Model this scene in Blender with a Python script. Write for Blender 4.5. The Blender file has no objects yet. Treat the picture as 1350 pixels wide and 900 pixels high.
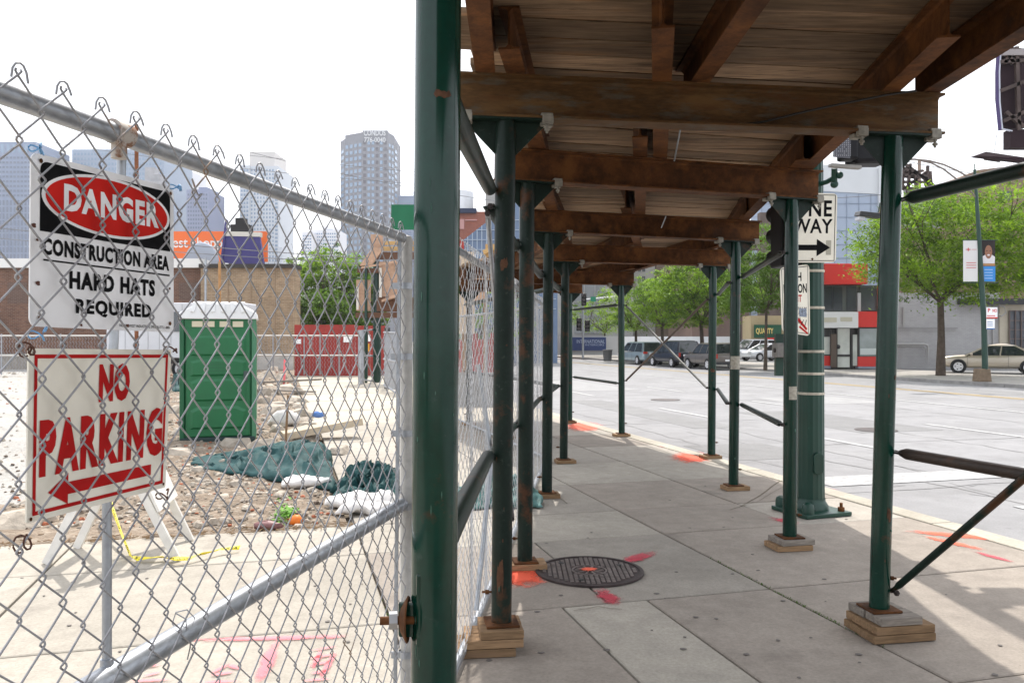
import bpy, math, random
import numpy as np
from mathutils import Vector, Matrix
random.seed(7); np.random.seed(7)
R = math.radians
sc = bpy.context.scene
COL = sc.collection

# ------------------------------------------------------------------ camera
F = 1095.0; HC = 1.6; HY = 447.0
cam = bpy.data.cameras.new('camera'); camo = bpy.data.objects.new('camera', cam); COL.objects.link(camo)
cam.sensor_fit = 'HORIZONTAL'; cam.sensor_width = 36; cam.lens = F / 1350 * 36
cam.shift_y = -3 / 1350; cam.clip_start = 0.05; cam.clip_end = 6000
camo.location = (0, 0, HC); camo.rotation_euler = (R(90), 0, 0)
sc.camera = camo

# ------------------------------------------------------------------ sky, sun, exposure
SUN = Vector((-0.01, 0.65, 1.0)).normalized()
elev = math.asin(SUN.z); azim = math.atan2(SUN.x, SUN.y)
w = bpy.data.worlds.new('World'); sc.world = w; w.use_nodes = True
nt = w.node_tree; nt.nodes.clear()
sky = nt.nodes.new('ShaderNodeTexSky'); sky.sky_type = 'NISHITA'; sky.sun_disc = False
sky.sun_elevation = elev; sky.sun_rotation = azim
sky.air_density = 1.0; sky.dust_density = 6.0; sky.ozone_density = 1.0; sky.altitude = 100
mixw = nt.nodes.new('ShaderNodeMix'); mixw.data_type = 'RGBA'; mixw.inputs[0].default_value = 0.68
mixw.inputs[7].default_value = (10.2, 10.5, 11.0, 1)          # thin bright haze over the whole sky
bg = nt.nodes.new('ShaderNodeBackground'); bg.inputs[1].default_value = 0.13
out = nt.nodes.new('ShaderNodeOutputWorld')
nt.links.new(sky.outputs[0], mixw.inputs[6]); nt.links.new(mixw.outputs[2], bg.inputs[0]); nt.links.new(bg.outputs[0], out.inputs[0])
sl = bpy.data.lights.new('sun', 'SUN'); sl.energy = 3.3; sl.angle = R(0.6); sl.color = (1, 0.955, 0.89)
so = bpy.data.objects.new('sun', sl); COL.objects.link(so); so.rotation_euler = SUN.to_track_quat('Z', 'Y').to_euler()
sc.view_settings.view_transform = 'Standard'; sc.view_settings.look = 'None'; sc.view_settings.gamma = 1
sc.view_settings.exposure = 0.62
sc.cycles.max_bounces = 8; sc.cycles.diffuse_bounces = 4; sc.cycles.transparent_max_bounces = 16

# ------------------------------------------------------------------ pixel -> place helpers (used to measure positions off the photo)
def P(px, py, d): return Vector(((px - 675) * d / F, d, HC + (HY - py) * d / F))
def G(px, py, z=0.0):
    d = F * (HC - z) / (py - HY); return Vector(((px - 675) * d / F, d, z))
def V(*a): return Vector(a)
RD = Vector((-0.2634, 0.9647, 0)); RN = Vector((0.9647, 0.2634, 0))     # along the street, across the street
def NS(n, s, z=0.0): return RN * n + RD * s + Vector((0, 0, z))

# ------------------------------------------------------------------ materials
MATS = {}
def M(name, col, rough=0.6, metal=0.0, noise=None, spots=None, bump=None, rand=0.0, stretch=None, spec=None, emit=None, coat=0, brick=None, alpha=None, gen=None):
    if name in MATS: return MATS[name]
    m = bpy.data.materials.new(name); m.use_nodes = True; t = m.node_tree; N = t.nodes; L = t.links
    b = N['Principled BSDF']; b.inputs['Roughness'].default_value = rough; b.inputs['Metallic'].default_value = metal
    if spec is None and rough >= .6: spec = .22
    if spec is not None: b.inputs['Specular IOR Level'].default_value = spec
    if coat: b.inputs['Coat Weight'].default_value = coat; b.inputs['Coat Roughness'].default_value = 0.08
    tc = N.new('ShaderNodeTexCoord'); mp = N.new('ShaderNodeMapping'); L.new(tc.outputs['Object'], mp.inputs[0])
    if stretch: mp.inputs['Scale'].default_value = stretch
    oi = N.new('ShaderNodeObjectInfo')
    if rand:
        sc_ = N.new('ShaderNodeVectorMath'); sc_.operation = 'SCALE'; sc_.inputs[0].default_value = (37, 91, 53); L.new(oi.outputs['Random'], sc_.inputs['Scale'])
        L.new(sc_.outputs[0], mp.inputs['Location'])
    vec = mp.outputs[0]
    def tex(scale, detail=4, rough_=0.6, v=None):
        n = N.new('ShaderNodeTexNoise'); n.inputs['Scale'].default_value = scale; n.inputs['Detail'].default_value = detail
        n.inputs['Roughness'].default_value = rough_; L.new(v or vec, n.inputs['Vector']); return n.outputs[0]
    def ramp(x, a, c, lo, hi):
        r = N.new('ShaderNodeMapRange'); r.inputs[1].default_value = a; r.inputs[2].default_value = c
        r.inputs[3].default_value = lo; r.inputs[4].default_value = hi; L.new(x, r.inputs[0]); return r.outputs[0]
    def mix(f, a, c, mode='MIX'):
        x = N.new('ShaderNodeMix'); x.data_type = 'RGBA'; x.blend_type = mode
        if isinstance(f, float): x.inputs[0].default_value = f
        else: L.new(f, x.inputs[0])
        for i, v in ((6, a), (7, c)):
            if isinstance(v, tuple): x.inputs[i].default_value = (*v[:3], 1)
            else: L.new(v, x.inputs[i])
        return x.outputs[2]
    cur = None
    if brick:
        bt = N.new('ShaderNodeTexBrick'); c1, c2, mo, bw, bh, ax = brick
        sp = N.new('ShaderNodeSeparateXYZ'); L.new(tc.outputs['Object'], sp.inputs[0])
        cb = N.new('ShaderNodeCombineXYZ'); L.new(sp.outputs[ax], cb.inputs[0]); L.new(sp.outputs[2], cb.inputs[1])
        L.new(cb.outputs[0], bt.inputs['Vector']); bt.inputs['Scale'].default_value = 1
        bt.inputs['Brick Width'].default_value = bw; bt.inputs['Row Height'].default_value = bh
        bt.inputs['Mortar Size'].default_value = bh * 0.09; bt.inputs['Bias'].default_value = -0.1
        for i, c in (('Color1', c1), ('Color2', c2), ('Mortar', mo)): bt.inputs[i].default_value = (*c, 1)
        cur = bt.outputs[0]
    base = cur or tuple(col)
    if noise:
        for (s, amt) in noise:
            v = ramp(tex(s), 0.3, 0.7, 1 - amt, 1 + amt)
            cc = N.new('ShaderNodeCombineColor'); [L.new(v, cc.inputs[i]) for i in range(3)]
            base = mix(1.0, base, cc.outputs[0], 'MULTIPLY')
    if rand:
        v = ramp(oi.outputs['Random'], 0, 1, 1 - rand, 1 + rand)
        cc = N.new('ShaderNodeCombineColor'); [L.new(v, cc.inputs[i]) for i in range(3)]
        base = mix(1.0, base, cc.outputs[0], 'MULTIPLY')
    if spots:
        for (c2, s, lo, hi, mx) in spots:
            base = mix(ramp(tex(s, 6, 0.65), lo, hi, 0.0, mx), base, tuple(c2))
    if isinstance(base, tuple): b.inputs['Base Color'].default_value = (*base[:3], 1)
    else: L.new(base, b.inputs['Base Color'])
    if bump:
        bp = N.new('ShaderNodeBump'); bp.inputs['Strength'].default_value = bump[1]; bp.inputs['Distance'].default_value = bump[2] if len(bump) > 2 else 0.01
        L.new(tex(bump[0], 6, 0.65), bp.inputs['Height']); L.new(bp.outputs[0], b.inputs['Normal'])
    if emit: b.inputs['Emission Color'].default_value = (*emit[:3], 1); b.inputs['Emission Strength'].default_value = emit[3]
    MATS[name] = m; return m

def spray(name, col, amt=0.9, scale=14.0, grain=120.0):
    """thin spray paint: opaque in the middle, speckled and fading at its ragged edge (UV is -1..1)"""
    m = bpy.data.materials.new(name); m.use_nodes = True; N = m.node_tree.nodes; L = m.node_tree.links
    b = N['Principled BSDF']; b.inputs['Base Color'].default_value = (*col, 1); b.inputs['Roughness'].default_value = 0.8
    uv = N.new('ShaderNodeUVMap'); ln = N.new('ShaderNodeVectorMath'); ln.operation = 'LENGTH'; L.new(uv.outputs[0], ln.inputs[0])
    tc = N.new('ShaderNodeTexCoord')
    n1 = N.new('ShaderNodeTexNoise'); n1.inputs['Scale'].default_value = scale; n1.inputs['Detail'].default_value = 4; L.new(tc.outputs['Object'], n1.inputs[0])
    n2 = N.new('ShaderNodeTexNoise'); n2.inputs['Scale'].default_value = grain; L.new(tc.outputs['Object'], n2.inputs[0])
    a = N.new('ShaderNodeMath'); a.operation = 'MULTIPLY_ADD'; a.inputs[1].default_value = 1.1; L.new(n1.outputs[0], a.inputs[0]); L.new(ln.outputs['Value'], a.inputs[2])
    a2 = N.new('ShaderNodeMath'); a2.operation = 'MULTIPLY_ADD'; a2.inputs[1].default_value = 0.5; L.new(n2.outputs[0], a2.inputs[0]); L.new(a.outputs[0], a2.inputs[2])
    r = N.new('ShaderNodeMapRange'); r.inputs[1].default_value = 1.25; r.inputs[2].default_value = 1.65; r.inputs[3].default_value = amt; r.inputs[4].default_value = 0; L.new(a2.outputs[0], r.inputs[0])
    L.new(r.outputs[0], b.inputs['Alpha']); MATS[name] = m; return m

def glassy(name, col, rough=0.08):
    return M(name, col, rough, 0, spec=0.9)

CONC = M('concrete', (0.33, 0.30, 0.26), 0.9, noise=[(1.3, 0.10), (7, 0.09), (60, 0.12)], spots=[((0.16, 0.145, 0.13), 2.2, 0.60, 0.75, 0.45), ((0.12, 0.11, 0.10), 38, 0.66, 0.72, 0.5)], bump=(90, 0.35, 0.004), rand=0.15)
CONCB = M('kerb_concrete', (0.42, 0.385, 0.32), 0.9, noise=[(2, 0.14), (30, 0.15)], bump=(60, 0.4, 0.005), rand=0.06)
def conc(nm, c): return M(nm, c, 0.9, noise=[(1.3, 0.10), (7, 0.10), (60, 0.12)], spots=[((0.15, 0.13, 0.115), 2.2, 0.58, 0.74, 0.45), ((0.10, 0.09, 0.08), 38, 0.66, 0.72, 0.5)], bump=(90, 0.35, 0.004), rand=0.07)
CONC_B = conc('brown_concrete', (0.288, 0.252, 0.216)); CONC_L = conc('pale_concrete', (0.355, 0.325, 0.278))
JOINT = M('joint_dirt', (0.135, 0.11, 0.08), 1, noise=[(15, 0.4)])
PATHC = M('path_concrete', (0.43, 0.385, 0.315), 0.9, noise=[(0.8, 0.08), (9, 0.07), (50, 0.07)], bump=(60, 0.3, 0.004), rand=0.04)
ROAD = M('road_concrete', (0.25, 0.247, 0.25), 0.9, noise=[(0.35, 0.10), (3, 0.08), (50, 0.12)], spots=[((0.17, 0.167, 0.165), 0.8, 0.52, 0.72, 0.6), ((0.12, 0.12, 0.12), 3.5, 0.62, 0.72, 0.5), ((0.33, 0.325, 0.32), 0.5, 0.55, 0.75, 0.5)], bump=(70, 0.4, 0.006))
WPAINT = M('road_paint_white', (0.40, 0.40, 0.395), 0.8, noise=[(14, 0.15), (90, 0.15)], spots=[((0.27, 0.265, 0.265), 9, 0.48, 0.60, 0.8)])
YPAINT = M('road_paint_yellow', (0.50, 0.36, 0.15), 0.8, noise=[(14, 0.15)], spots=[((0.27, 0.265, 0.265), 7, 0.50, 0.62, 0.7)])
DIRT = M('rubble_dirt', (0.235, 0.185, 0.14), 1, noise=[(0.5, 0.25), (4, 0.25), (30, 0.3)], spots=[((0.42, 0.36, 0.29), 9, 0.52, 0.62, 0.7), ((0.17, 0.12, 0.09), 5, 0.58, 0.68, 0.6)], bump=(14, 1.0, 0.05))
GRAVEL = M('pale_gravel', (0.38, 0.365, 0.34), 1, noise=[(0.6, 0.12), (25, 0.2)], spots=[((0.36, 0.3, 0.25), 2, 0.58, 0.7, 0.7)], bump=(30, 0.8, 0.03))
STONE = M('rubble_stone', (0.37, 0.325, 0.27), 0.95, noise=[(8, 0.25)], spots=[((0.36, 0.17, 0.10), 3.0, 0.60, 0.64, 0.85), ((0.16, 0.13, 0.1), 2.2, 0.62, 0.66, 0.8)], bump=(40, 0.6, 0.01), rand=0.2)
GREEN = M('green_steel_paint', (0.003, 0.030, 0.020), 0.14, 0.0, noise=[(3, 0.2), (40, 0.12)], spots=[((0.075, 0.028, 0.013), 6.0, 0.62, 0.70, 0.75), ((0.03, 0.06, 0.05), 30.0, 0.62, 0.72, 0.5)], bump=(14, 0.05, 0.002), spec=0.4, rand=0.08)
GREENW = M('weathered_green_paint', (0.008, 0.019, 0.014), 0.42, 0.0, spec=0.2, noise=[(4, 0.25), (50, 0.2)], spots=[((0.085, 0.034, 0.015), 5.0, 0.56, 0.66, 0.8), ((0.10, 0.11, 0.10), 25.0, 0.62, 0.72, 0.4)], bump=(60, 0.2, 0.003), rand=0.12)
RUST = M('rusty_steel', (0.085, 0.032, 0.010), 0.78, 0.0, noise=[(3, 0.45), (18, 0.35), (90, 0.2)], spots=[((0.20, 0.078, 0.022), 4.0, 0.50, 0.66, 0.7), ((0.05, 0.026, 0.017), 7.0, 0.58, 0.7, 0.7)], bump=(70, 0.3, 0.003), rand=0.12)
RUSTL = M('weathered_beam_steel', (0.090, 0.046, 0.016), 0.72, 0.0, noise=[(5, 0.2), (40, 0.25)], spots=[((0.19, 0.105, 0.04), 3.0, 0.55, 0.68, 0.7), ((0.10, 0.10, 0.085), 9.0, 0.52, 0.66, 0.6), ((0.09, 0.035, 0.012), 5.0, 0.55, 0.65, 0.6)], bump=(70, 0.3, 0.003), stretch=(0.5, 1, 2.2))
PLANK = M('deck_plank_wood', (0.27, 0.182, 0.115), 0.85, noise=[(2.0, 0.22), (9, 0.30)], spots=[((0.070, 0.046, 0.032), 1.6, 0.50, 0.66, 0.8), ((0.05, 0.035, 0.025), 6, 0.60, 0.66, 0.7), ((0.30, 0.15, 0.06), 2.2, 0.56, 0.68, 0.6)], bump=(9, 0.8, 0.008), rand=0.5, stretch=(0.55, 7, 7))
WOOD = M('timber_block_wood', (0.26, 0.165, 0.092), 0.85, noise=[(3, 0.2), (12, 0.25)], spots=[((0.15, 0.10, 0.07), 3, 0.55, 0.68, 0.6)], bump=(14, 0.5, 0.004), rand=0.25, stretch=(0.7, 7, 7))
WOODG = M('grey_timber_wood', (0.24, 0.21, 0.18), 0.85, noise=[(3, 0.2), (12, 0.25)], bump=(14, 0.5, 0.004), rand=0.2, stretch=(0.7, 7, 7))
GALV = M('galvanised_steel', (0.36, 0.38, 0.41), 0.42, 0.75, noise=[(6, 0.15), (50, 0.12)], spots=[((0.55, 0.56, 0.56), 18, 0.6, 0.7, 0.5)], bump=(60, 0.15, 0.002))
POSTM = M('dull_galvanised_post', (0.44, 0.43, 0.41), 0.6, 0.3, noise=[(3, 0.15), (40, 0.12)], spots=[((0.25, 0.13, 0.07), 5, 0.66, 0.72, 0.6)])
WIRE = M('fence_wire', (0.35, 0.35, 0.365), 0.45, 0.5, noise=[(4, 0.25)], spots=[((0.30, 0.19, 0.11), 5, 0.62, 0.68, 0.8)])
WIREF = M('bright_fence_wire', (0.56, 0.56, 0.57), 0.45, 0.5, noise=[(4, 0.2)])
CLAMP = M('clamp_casting', (0.26, 0.245, 0.21), 0.6, 0.3, noise=[(20, 0.3)])
BLACK = M('black_plastic', (0.012, 0.012, 0.013), 0.4)
DARK = M('dark_iron', (0.045, 0.035, 0.034), 0.55, 0.4, noise=[(12, 0.3), (80, 0.3)], spots=[((0.12, 0.065, 0.045), 6, 0.55, 0.66, 0.5)])
SWHITE = M('sign_white', (0.93, 0.93, 0.94), 0.6, spec=0.15, noise=[(9, 0.05)], spots=[((0.25, 0.14, 0.10), 22, 0.74, 0.77, 0.7)])
SCREAM = M('sign_cream', (0.86, 0.82, 0.71), 0.6, spec=0.15, noise=[(9, 0.05)])
SBLACK = M('sign_black', (0.006, 0.006, 0.007), 0.6, spec=0.08, noise=[(30, 0.3)])
SRED = M('sign_red', (0.62, 0.018, 0.012), 0.6, spec=0.1, noise=[(10, 0.12)])
LRED = M('letter_red', (0.48, 0.012, 0.012), 0.6, spec=0.1, noise=[(14, 0.15)])

# ------------------------------------------------------------------ things, parts
def tag(o, label=None, cat=None, group=None, kind=None):
    if label: o['label'] = label
    if cat: o['category'] = cat
    if group: o['group'] = group
    if kind: o['kind'] = kind
    return o
def thing(name, label, cat, loc=(0, 0, 0), rz=0, group=None):
    o = bpy.data.objects.new(name, None); COL.objects.link(o); o.location = loc; o.rotation_euler = (0, 0, rz)
    o.empty_display_size = 0.2
    return tag(o, label, cat, group)
def dup(root, loc=None, rz=None, label=None, scale=None):
    r = root.copy(); COL.objects.link(r)
    def rec(a, b):
        for ch in list(a.children):
            c = ch.copy(); COL.objects.link(c); c.parent = b; rec(ch, c)
    rec(root, r)
    if loc is not None: r.location = loc
    if rz is not None: r.rotation_euler = (0, 0, rz)
    if scale is not None: r.scale = scale if hasattr(scale, '__len__') else (scale,) * 3
    if label: r['label'] = label
    return r

class MB:
    def __init__(s): s.v = []; s.f = []; s.sm = False; s.g = []
    def add(s, vs, fs):
        o = len(s.v); s.g.append((o, len(s.f))); s.v += [tuple(x) for x in vs]; s.f += [tuple(i + o for i in f) for f in fs]; return s
    def box(s, c, d, rz=0):
        c = Vector(c); x, y, z = d[0] / 2, d[1] / 2, d[2] / 2; m = Matrix.Rotation(rz, 3, 'Z')
        return s.add([c + m @ Vector((a * x, b * y, e * z)) for a in (-1, 1) for b in (-1, 1) for e in (-1, 1)],
                     [(0, 1, 3, 2), (4, 6, 7, 5), (0, 4, 5, 1), (2, 3, 7, 6), (0, 2, 6, 4), (1, 5, 7, 3)])
    def bb(s, x0, x1, y0, y1, z0, z1): return s.box(((x0 + x1) / 2, (y0 + y1) / 2, (z0 + z1) / 2), (x1 - x0, y1 - y0, z1 - z0))
    def bar(s, a, b, w, h, up=(0, 0, 1)):
        """box from a to b, width w sideways, height h along up"""
        a = Vector(a); b = Vector(b); t = (b - a).normalized(); up = Vector(up)
        sd = t.cross(up).normalized(); u = sd.cross(t).normalized()
        vs = [p + sd * (w / 2 * i) + u * (h / 2 * j) for p in (a, b) for i in (-1, 1) for j in (-1, 1)]
        return s.add(vs, [(0, 1, 3, 2), (4, 6, 7, 5), (0, 4, 5, 1), (2, 3, 7, 6), (0, 2, 6, 4), (1, 5, 7, 3)])
    def tube(s, pts, r, n=12, cap=True, flat=None):
        pts = [Vector(p) for p in pts]; rs = r if isinstance(r, (list, tuple)) else [r] * len(pts)
        t0 = (pts[1] - pts[0]).normalized(); up = Vector((0, 0, 1)) if abs(t0.z) < 0.9 else Vector((0, 1, 0))
        vs = []
        for i, p in enumerate(pts):
            t = (pts[min(i + 1, len(pts) - 1)] - pts[max(i - 1, 0)]).normalized()
            sd = t.cross(up).normalized(); u = sd.cross(t).normalized()
            for k in range(n):
                a = 2 * math.pi * k / n
                vs.append(p + (sd * math.cos(a) + u * math.sin(a)) * rs[i])
        fs = [(i * n + k, i * n + (k + 1) % n, (i + 1) * n + (k + 1) % n, (i + 1) * n + k) for i in range(len(pts) - 1) for k in range(n)]
        if cap: fs += [tuple(range(n))[::-1], tuple((len(pts) - 1) * n + k for k in range(n))]
        return s.add(vs, fs)
    def prism(s, poly, off):
        """closed polygon (3-D points) pushed along off"""
        off = Vector(off); n = len(poly); a = [Vector(p) for p in poly]
        return s.add(a + [p + off for p in a], [tuple(range(n)), tuple(range(n, 2 * n))[::-1]] + [(i, i + n, (i + 1) % n + n, (i + 1) % n) for i in range(n)])
    def quad(s, a, b, c, d): return s.add([a, b, c, d], [(0, 1, 2, 3)])
    def ball(s, c, r, nu=10, nv=6, zs=(-1, 1), jit=0):
        c = Vector(c); r = (r,) * 3 if not hasattr(r, '__len__') else r; vs = []
        for j in range(nv + 1):
            ph = math.pi * (-0.5 + j / nv)
            for i in range(nu):
                th = 2 * math.pi * i / nu; k = 1 + random.uniform(-jit, jit)
                vs.append(c + Vector((r[0] * math.cos(ph) * math.cos(th) * k, r[1] * math.cos(ph) * math.sin(th) * k, r[2] * math.sin(ph) * k)))
        return s.add(vs, [(j * nu + i, j * nu + (i + 1) % nu, (j + 1) * nu + (i + 1) % nu, (j + 1) * nu + i) for j in range(nv) for i in range(nu)])
    def lathe(s, c, prof, n=24):
        c = Vector(c); vs = [c + Vector((r * math.cos(2 * math.pi * k / n), r * math.sin(2 * math.pi * k / n), z)) for r, z in prof for k in range(n)]
        return s.add(vs, [(i * n + k, i * n + (k + 1) % n, (i + 1) * n + (k + 1) % n, (i + 1) * n + k) for i in range(len(prof) - 1) for k in range(n)])
    def each(s, name, mat, parent=None, per=1, **kw):
        """every shape added becomes an object of its own (per = shapes per piece)"""
        g = s.g + [(len(s.v), len(s.f))]; out = []
        for i in range(0, len(s.g), per):
            a, b = g[i], g[min(i + per, len(g) - 1)]; q = MB(); q.v = s.v[a[0]:b[0]]; q.f = [tuple(x - a[0] for x in f) for f in s.f[a[1]:b[1]]]; q.sm = s.sm; out.append(q.build(name, mat, parent, **kw))
        return out
    def build(s, name, mat, parent=None, world=True, smooth=None, kind=None, bevel=None, label=None):
        me = bpy.data.meshes.new(name)
        o = Vector(parent_loc(parent)) if (parent is not None and world) else Vector((0, 0, 0))
        vs = [(x - o.x, y - o.y, z - o.z) for x, y, z in s.v] if o.length > 0 else s.v
        me.from_pydata(vs, [], s.f); me.materials.append(mat); me.update()
        ob = bpy.data.objects.new(name, me); COL.objects.link(ob)
        if parent is not None: ob.parent = parent
        if smooth is None: smooth = s.sm
        fix_normals(me)
        if smooth: smooth_by_angle(me, smooth if not isinstance(smooth, bool) else 40)
        if bevel:
            bm = ob.modifiers.new('bevel', 'BEVEL'); bm.width = bevel; bm.segments = 2; bm.limit_method = 'ANGLE'
        if kind: ob['kind'] = kind
        if label: ob['label'] = label
        return ob
def parent_loc(p):
    v = Vector((0, 0, 0))
    while p is not None: v += Vector(p.location); p = p.parent
    return v
import bmesh
def fix_normals(me):
    if len(me.polygons) > 60000: return
    bm = bmesh.new(); bm.from_mesh(me); bmesh.ops.recalc_face_normals(bm, faces=bm.faces[:]); bm.to_mesh(me); bm.free()
def smooth_by_angle(me, deg):
    me.polygons.foreach_set('use_smooth', [True] * len(me.polygons))
    bm = bmesh.new(); bm.from_mesh(me); c = math.radians(deg)
    for e in bm.edges:
        if len(e.link_faces) == 2 and e.calc_face_angle(0) > c: e.smooth = False
    bm.to_mesh(me); bm.free()
def wraw(name, verts, faces, mat, parent=None, smooth=False, kind=None):
    """numpy quads -> mesh object, verts in world coordinates"""
    o = np.array(parent_loc(parent)); verts = verts - o
    me = bpy.data.meshes.new(name); me.vertices.add(len(verts)); me.vertices.foreach_set('co', verts.astype(np.float32).ravel())
    nf, k = faces.shape
    me.loops.add(nf * k); me.loops.foreach_set('vertex_index', faces.astype(np.int32).ravel())
    me.polygons.add(nf); me.polygons.foreach_set('loop_start', np.arange(0, nf * k, k, dtype=np.int32))
    try: me.polygons.foreach_set('loop_total', np.full(nf, k, dtype=np.int32))
    except Exception: pass
    me.polygons.foreach_set('use_smooth', np.full(nf, smooth, dtype=bool))
    me.materials.append(mat); me.update(calc_edges=True); me.validate()
    ob = bpy.data.objects.new(name, me); COL.objects.link(ob)
    if parent is not None: ob.parent = parent
    if kind: ob['kind'] = kind
    return ob

# flat lettering -> polygons in a 0..1 box
TC = {}
def text2d(s, bold=0.0, sp=1.0):
    k = (s, bold, sp)
    if k in TC: return TC[k]
    cu = bpy.data.curves.new('t', 'FONT'); cu.body = s; cu.offset = bold; cu.space_character = sp; cu.resolution_u = 3; cu.fill_mode = 'BOTH'
    ob = bpy.data.objects.new('t', cu); COL.objects.link(ob)
    dg = bpy.context.evaluated_depsgraph_get(); ev = ob.evaluated_get(dg); me = ev.to_mesh()
    v = [(p.co.x, p.co.y) for p in me.vertices]; f = [tuple(p.vertices) for p in me.polygons]
    ev.to_mesh_clear(); bpy.data.objects.remove(ob); bpy.data.curves.remove(cu)
    xs = [a for a, b in v]; ys = [b for a, b in v]; x0, x1, y0, y1 = min(xs), max(xs), min(ys), max(ys)
    v = [((a - x0) / (x1 - x0), (b - y0) / (y1 - y0)) for a, b in v]
    TC[k] = (v, f); return TC[k]
class Face:
    """a flat board: corners bl, br, tr, tl ; (u,v) in 0..1 ; off = towards the viewer side"""
    def __init__(s, bl, br, tr, tl):
        s.c = [Vector(x) for x in (bl, br, tr, tl)]; s.n = (s.c[1] - s.c[0]).cross(s.c[3] - s.c[0]).normalized()
        s.w = (s.c[1] - s.c[0]).length; s.h = (s.c[3] - s.c[0]).length
    def at(s, u, v, off=0.0):
        a, b, c, d = s.c; return a * (1 - u) * (1 - v) + b * u * (1 - v) + c * u * v + d * (1 - u) * v + s.n * off
    def text(s, mb, st, u0, v0, u1, v1, bold=0.0, off=0.0012, sp=1.0, skew=0):
        vs, fs = text2d(st, bold, sp)
        return mb.add([s.at(u0 + (u1 - u0) * a, v0 + (v1 - v0) * b + skew * a, off) for a, b in vs], fs)
    def poly(s, mb, pts, off=0.001): return mb.add([s.at(u, v, off) for u, v in pts], [tuple(range(len(pts)))])
    def rect(s, mb, u0, v0, u1, v1, off=0.001): return s.poly(mb, [(u0, v0), (u1, v0), (u1, v1), (u0, v1)], off)
    def ell(s, mb, cu, cv, ru, rv, off=0.001, n=40): return s.poly(mb, [(cu + ru * math.cos(2 * math.pi * k / n), cv + rv * math.sin(2 * math.pi * k / n)) for k in range(n)], off)
    def slab(s, mb, th=0.003, r=0.0):
        """board body with rounded corners of size r (fraction of height)"""
        if r:
            ru, rv = r * s.h / s.w, r; pts = []
            for cu, cv, a0 in ((1 - ru, rv, -90), (1 - ru, 1 - rv, 0), (ru, 1 - rv, 90), (ru, rv, 180)):
                for k in range(5):
                    a = R(a0 + k * 22.5); pts.append((cu + ru * math.cos(a), cv + rv * math.sin(a)))
        else: pts = [(0, 0), (1, 0), (1, 1), (0, 1)]
        return mb.prism([s.at(u, v, 0) for u, v in pts], s.n * -th)
    def frame(s, mb, u, v, t, off=0.001, r=0.0):
        """thin border strip: margins u,v and width t (metres)"""
        tu, tv = t / s.w, t / s.h
        s.rect(mb, u, v, 1 - u, v + tv, off); s.rect(mb, u, 1 - v - tv, 1 - u, 1 - v, off)
        s.rect(mb, u, v + tv, u + tu, 1 - v - tv, off); s.rect(mb, 1 - u - tu, v + tv, 1 - u, 1 - v - tv, off)

# ================================================================== GROUND
g = MB(); g.bb(-900, 900, -300, 1000, -0.5, -0.2)
tag(g.build('ground', M('far_ground', (0.30, 0.29, 0.27), 1, noise=[(0.01, 0.2), (0.3, 0.1)])), kind='structure')
def nsq(n0, n1, s0, s1, z): return [NS(n0, s0, z), NS(n1, s0, z), NS(n1, s1, z), NS(n0, s1, z)]
g = MB(); g.prism(nsq(5.60, 24.95, -60, 400, -0.12), (0, 0, -0.05))
road = tag(g.build('road', ROAD), kind='structure')
# tar-filled cracks and patches in the road
g = MB()
def crack(mb, pts, wd, z, jit=0.06):
    q = []
    for a, b in zip(pts[:-1], pts[1:]):
        k = max(2, int((b - a).length / 0.35))
        for i in range(k): q.append(a.lerp(b, i / k) + V(random.uniform(-jit, jit), random.uniform(-jit, jit), 0))
    q.append(pts[-1])
    for a, b in zip(q[:-1], q[1:]):
        t = (b - a).normalized(); n_ = V(-t.y, t.x, 0) * wd * random.uniform(0.4, 1.1) / 2
        mb.quad(V(*(a - n_).xy, z), V(*(b - n_).xy, z), V(*(b + n_).xy, z), V(*(a + n_).xy, z))
for n_, s0, s1 in ((7.3, 4, 14), (8.0, 9, 30), (10.8, 5, 40), (14.6, 10, 45), (6.4, 9, 22)):
    crack(g, [NS(n_, s0), NS(n_ + 0.2, (s0 + s1) / 2), NS(n_ - 0.1, s1)], 0.035, -0.116)
for s_ in (5.4, 7.9, 11.5, 15.5, 21, 27): crack(g, [NS(5.7, s_), NS(9, s_ + 0.2), NS(13 + random.random() * 6, s_)], 0.035, -0.116)
for q in range(9):
    a = NS(random.uniform(6, 9), random.uniform(3, 9)); crack(g, [a, a + V(random.uniform(-1, 1), random.uniform(-1, 1), 0)], 0.02, -0.116)
g.build('crack', M('road_tar', (0.21, 0.205, 0.205), 0.8), road, kind='stuff')
for n0, n1, s0, s1, c in ((10.2, 12.0, 13, 17.5, .20), (6.2, 7.6, 10.5, 12.2, .205), (13.2, 15.8, 19, 21.5, .29), (7.6, 8.6, 14.5, 22, .21), (17.2, 19.6, 11, 14, .21), (9.4, 11.6, 26, 33, .285), (21.2, 23.0, 15, 24, .22)):
    m = MB(); m.prism(nsq(n0, n1, s0, s1, -0.1165), (0, 0, -.002)); m.build('patch', M('road_patch_%d' % (c * 1000), (c, c * .99, c * .985), .9, noise=[(2, .1), (40, .12)]), road)
def mark(pts, z=-0.112, mat=WPAINT, name='lane_marking'):
    m = MB(); m.prism([V(p.x, p.y, z) for p in pts], (0, 0, -0.002)); return m.build(name, mat, road)
for n_, s0, s1 in ((9.0, 9.8, 13.2), (9.0, 16.3, 19.0), (9.0, 23.5, 26.5), (9.0, 32, 35), (12.5, 10, 14), (12.5, 17.3, 20.5), (12.5, 24.5, 27.5), (12.5, 33, 36), (17.7, 6, 9), (17.7, 13, 16.2)):
    mark(nsq(n_ - 0.07, n_ + 0.07, s0, s1, 0))
mark(nsq(16.6, 16.75, 4, 150, 0))
for n_ in (20.2, 20.5): mark(nsq(n_, n_ + 0.12, 2, 150, 0), mat=YPAINT)
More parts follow.
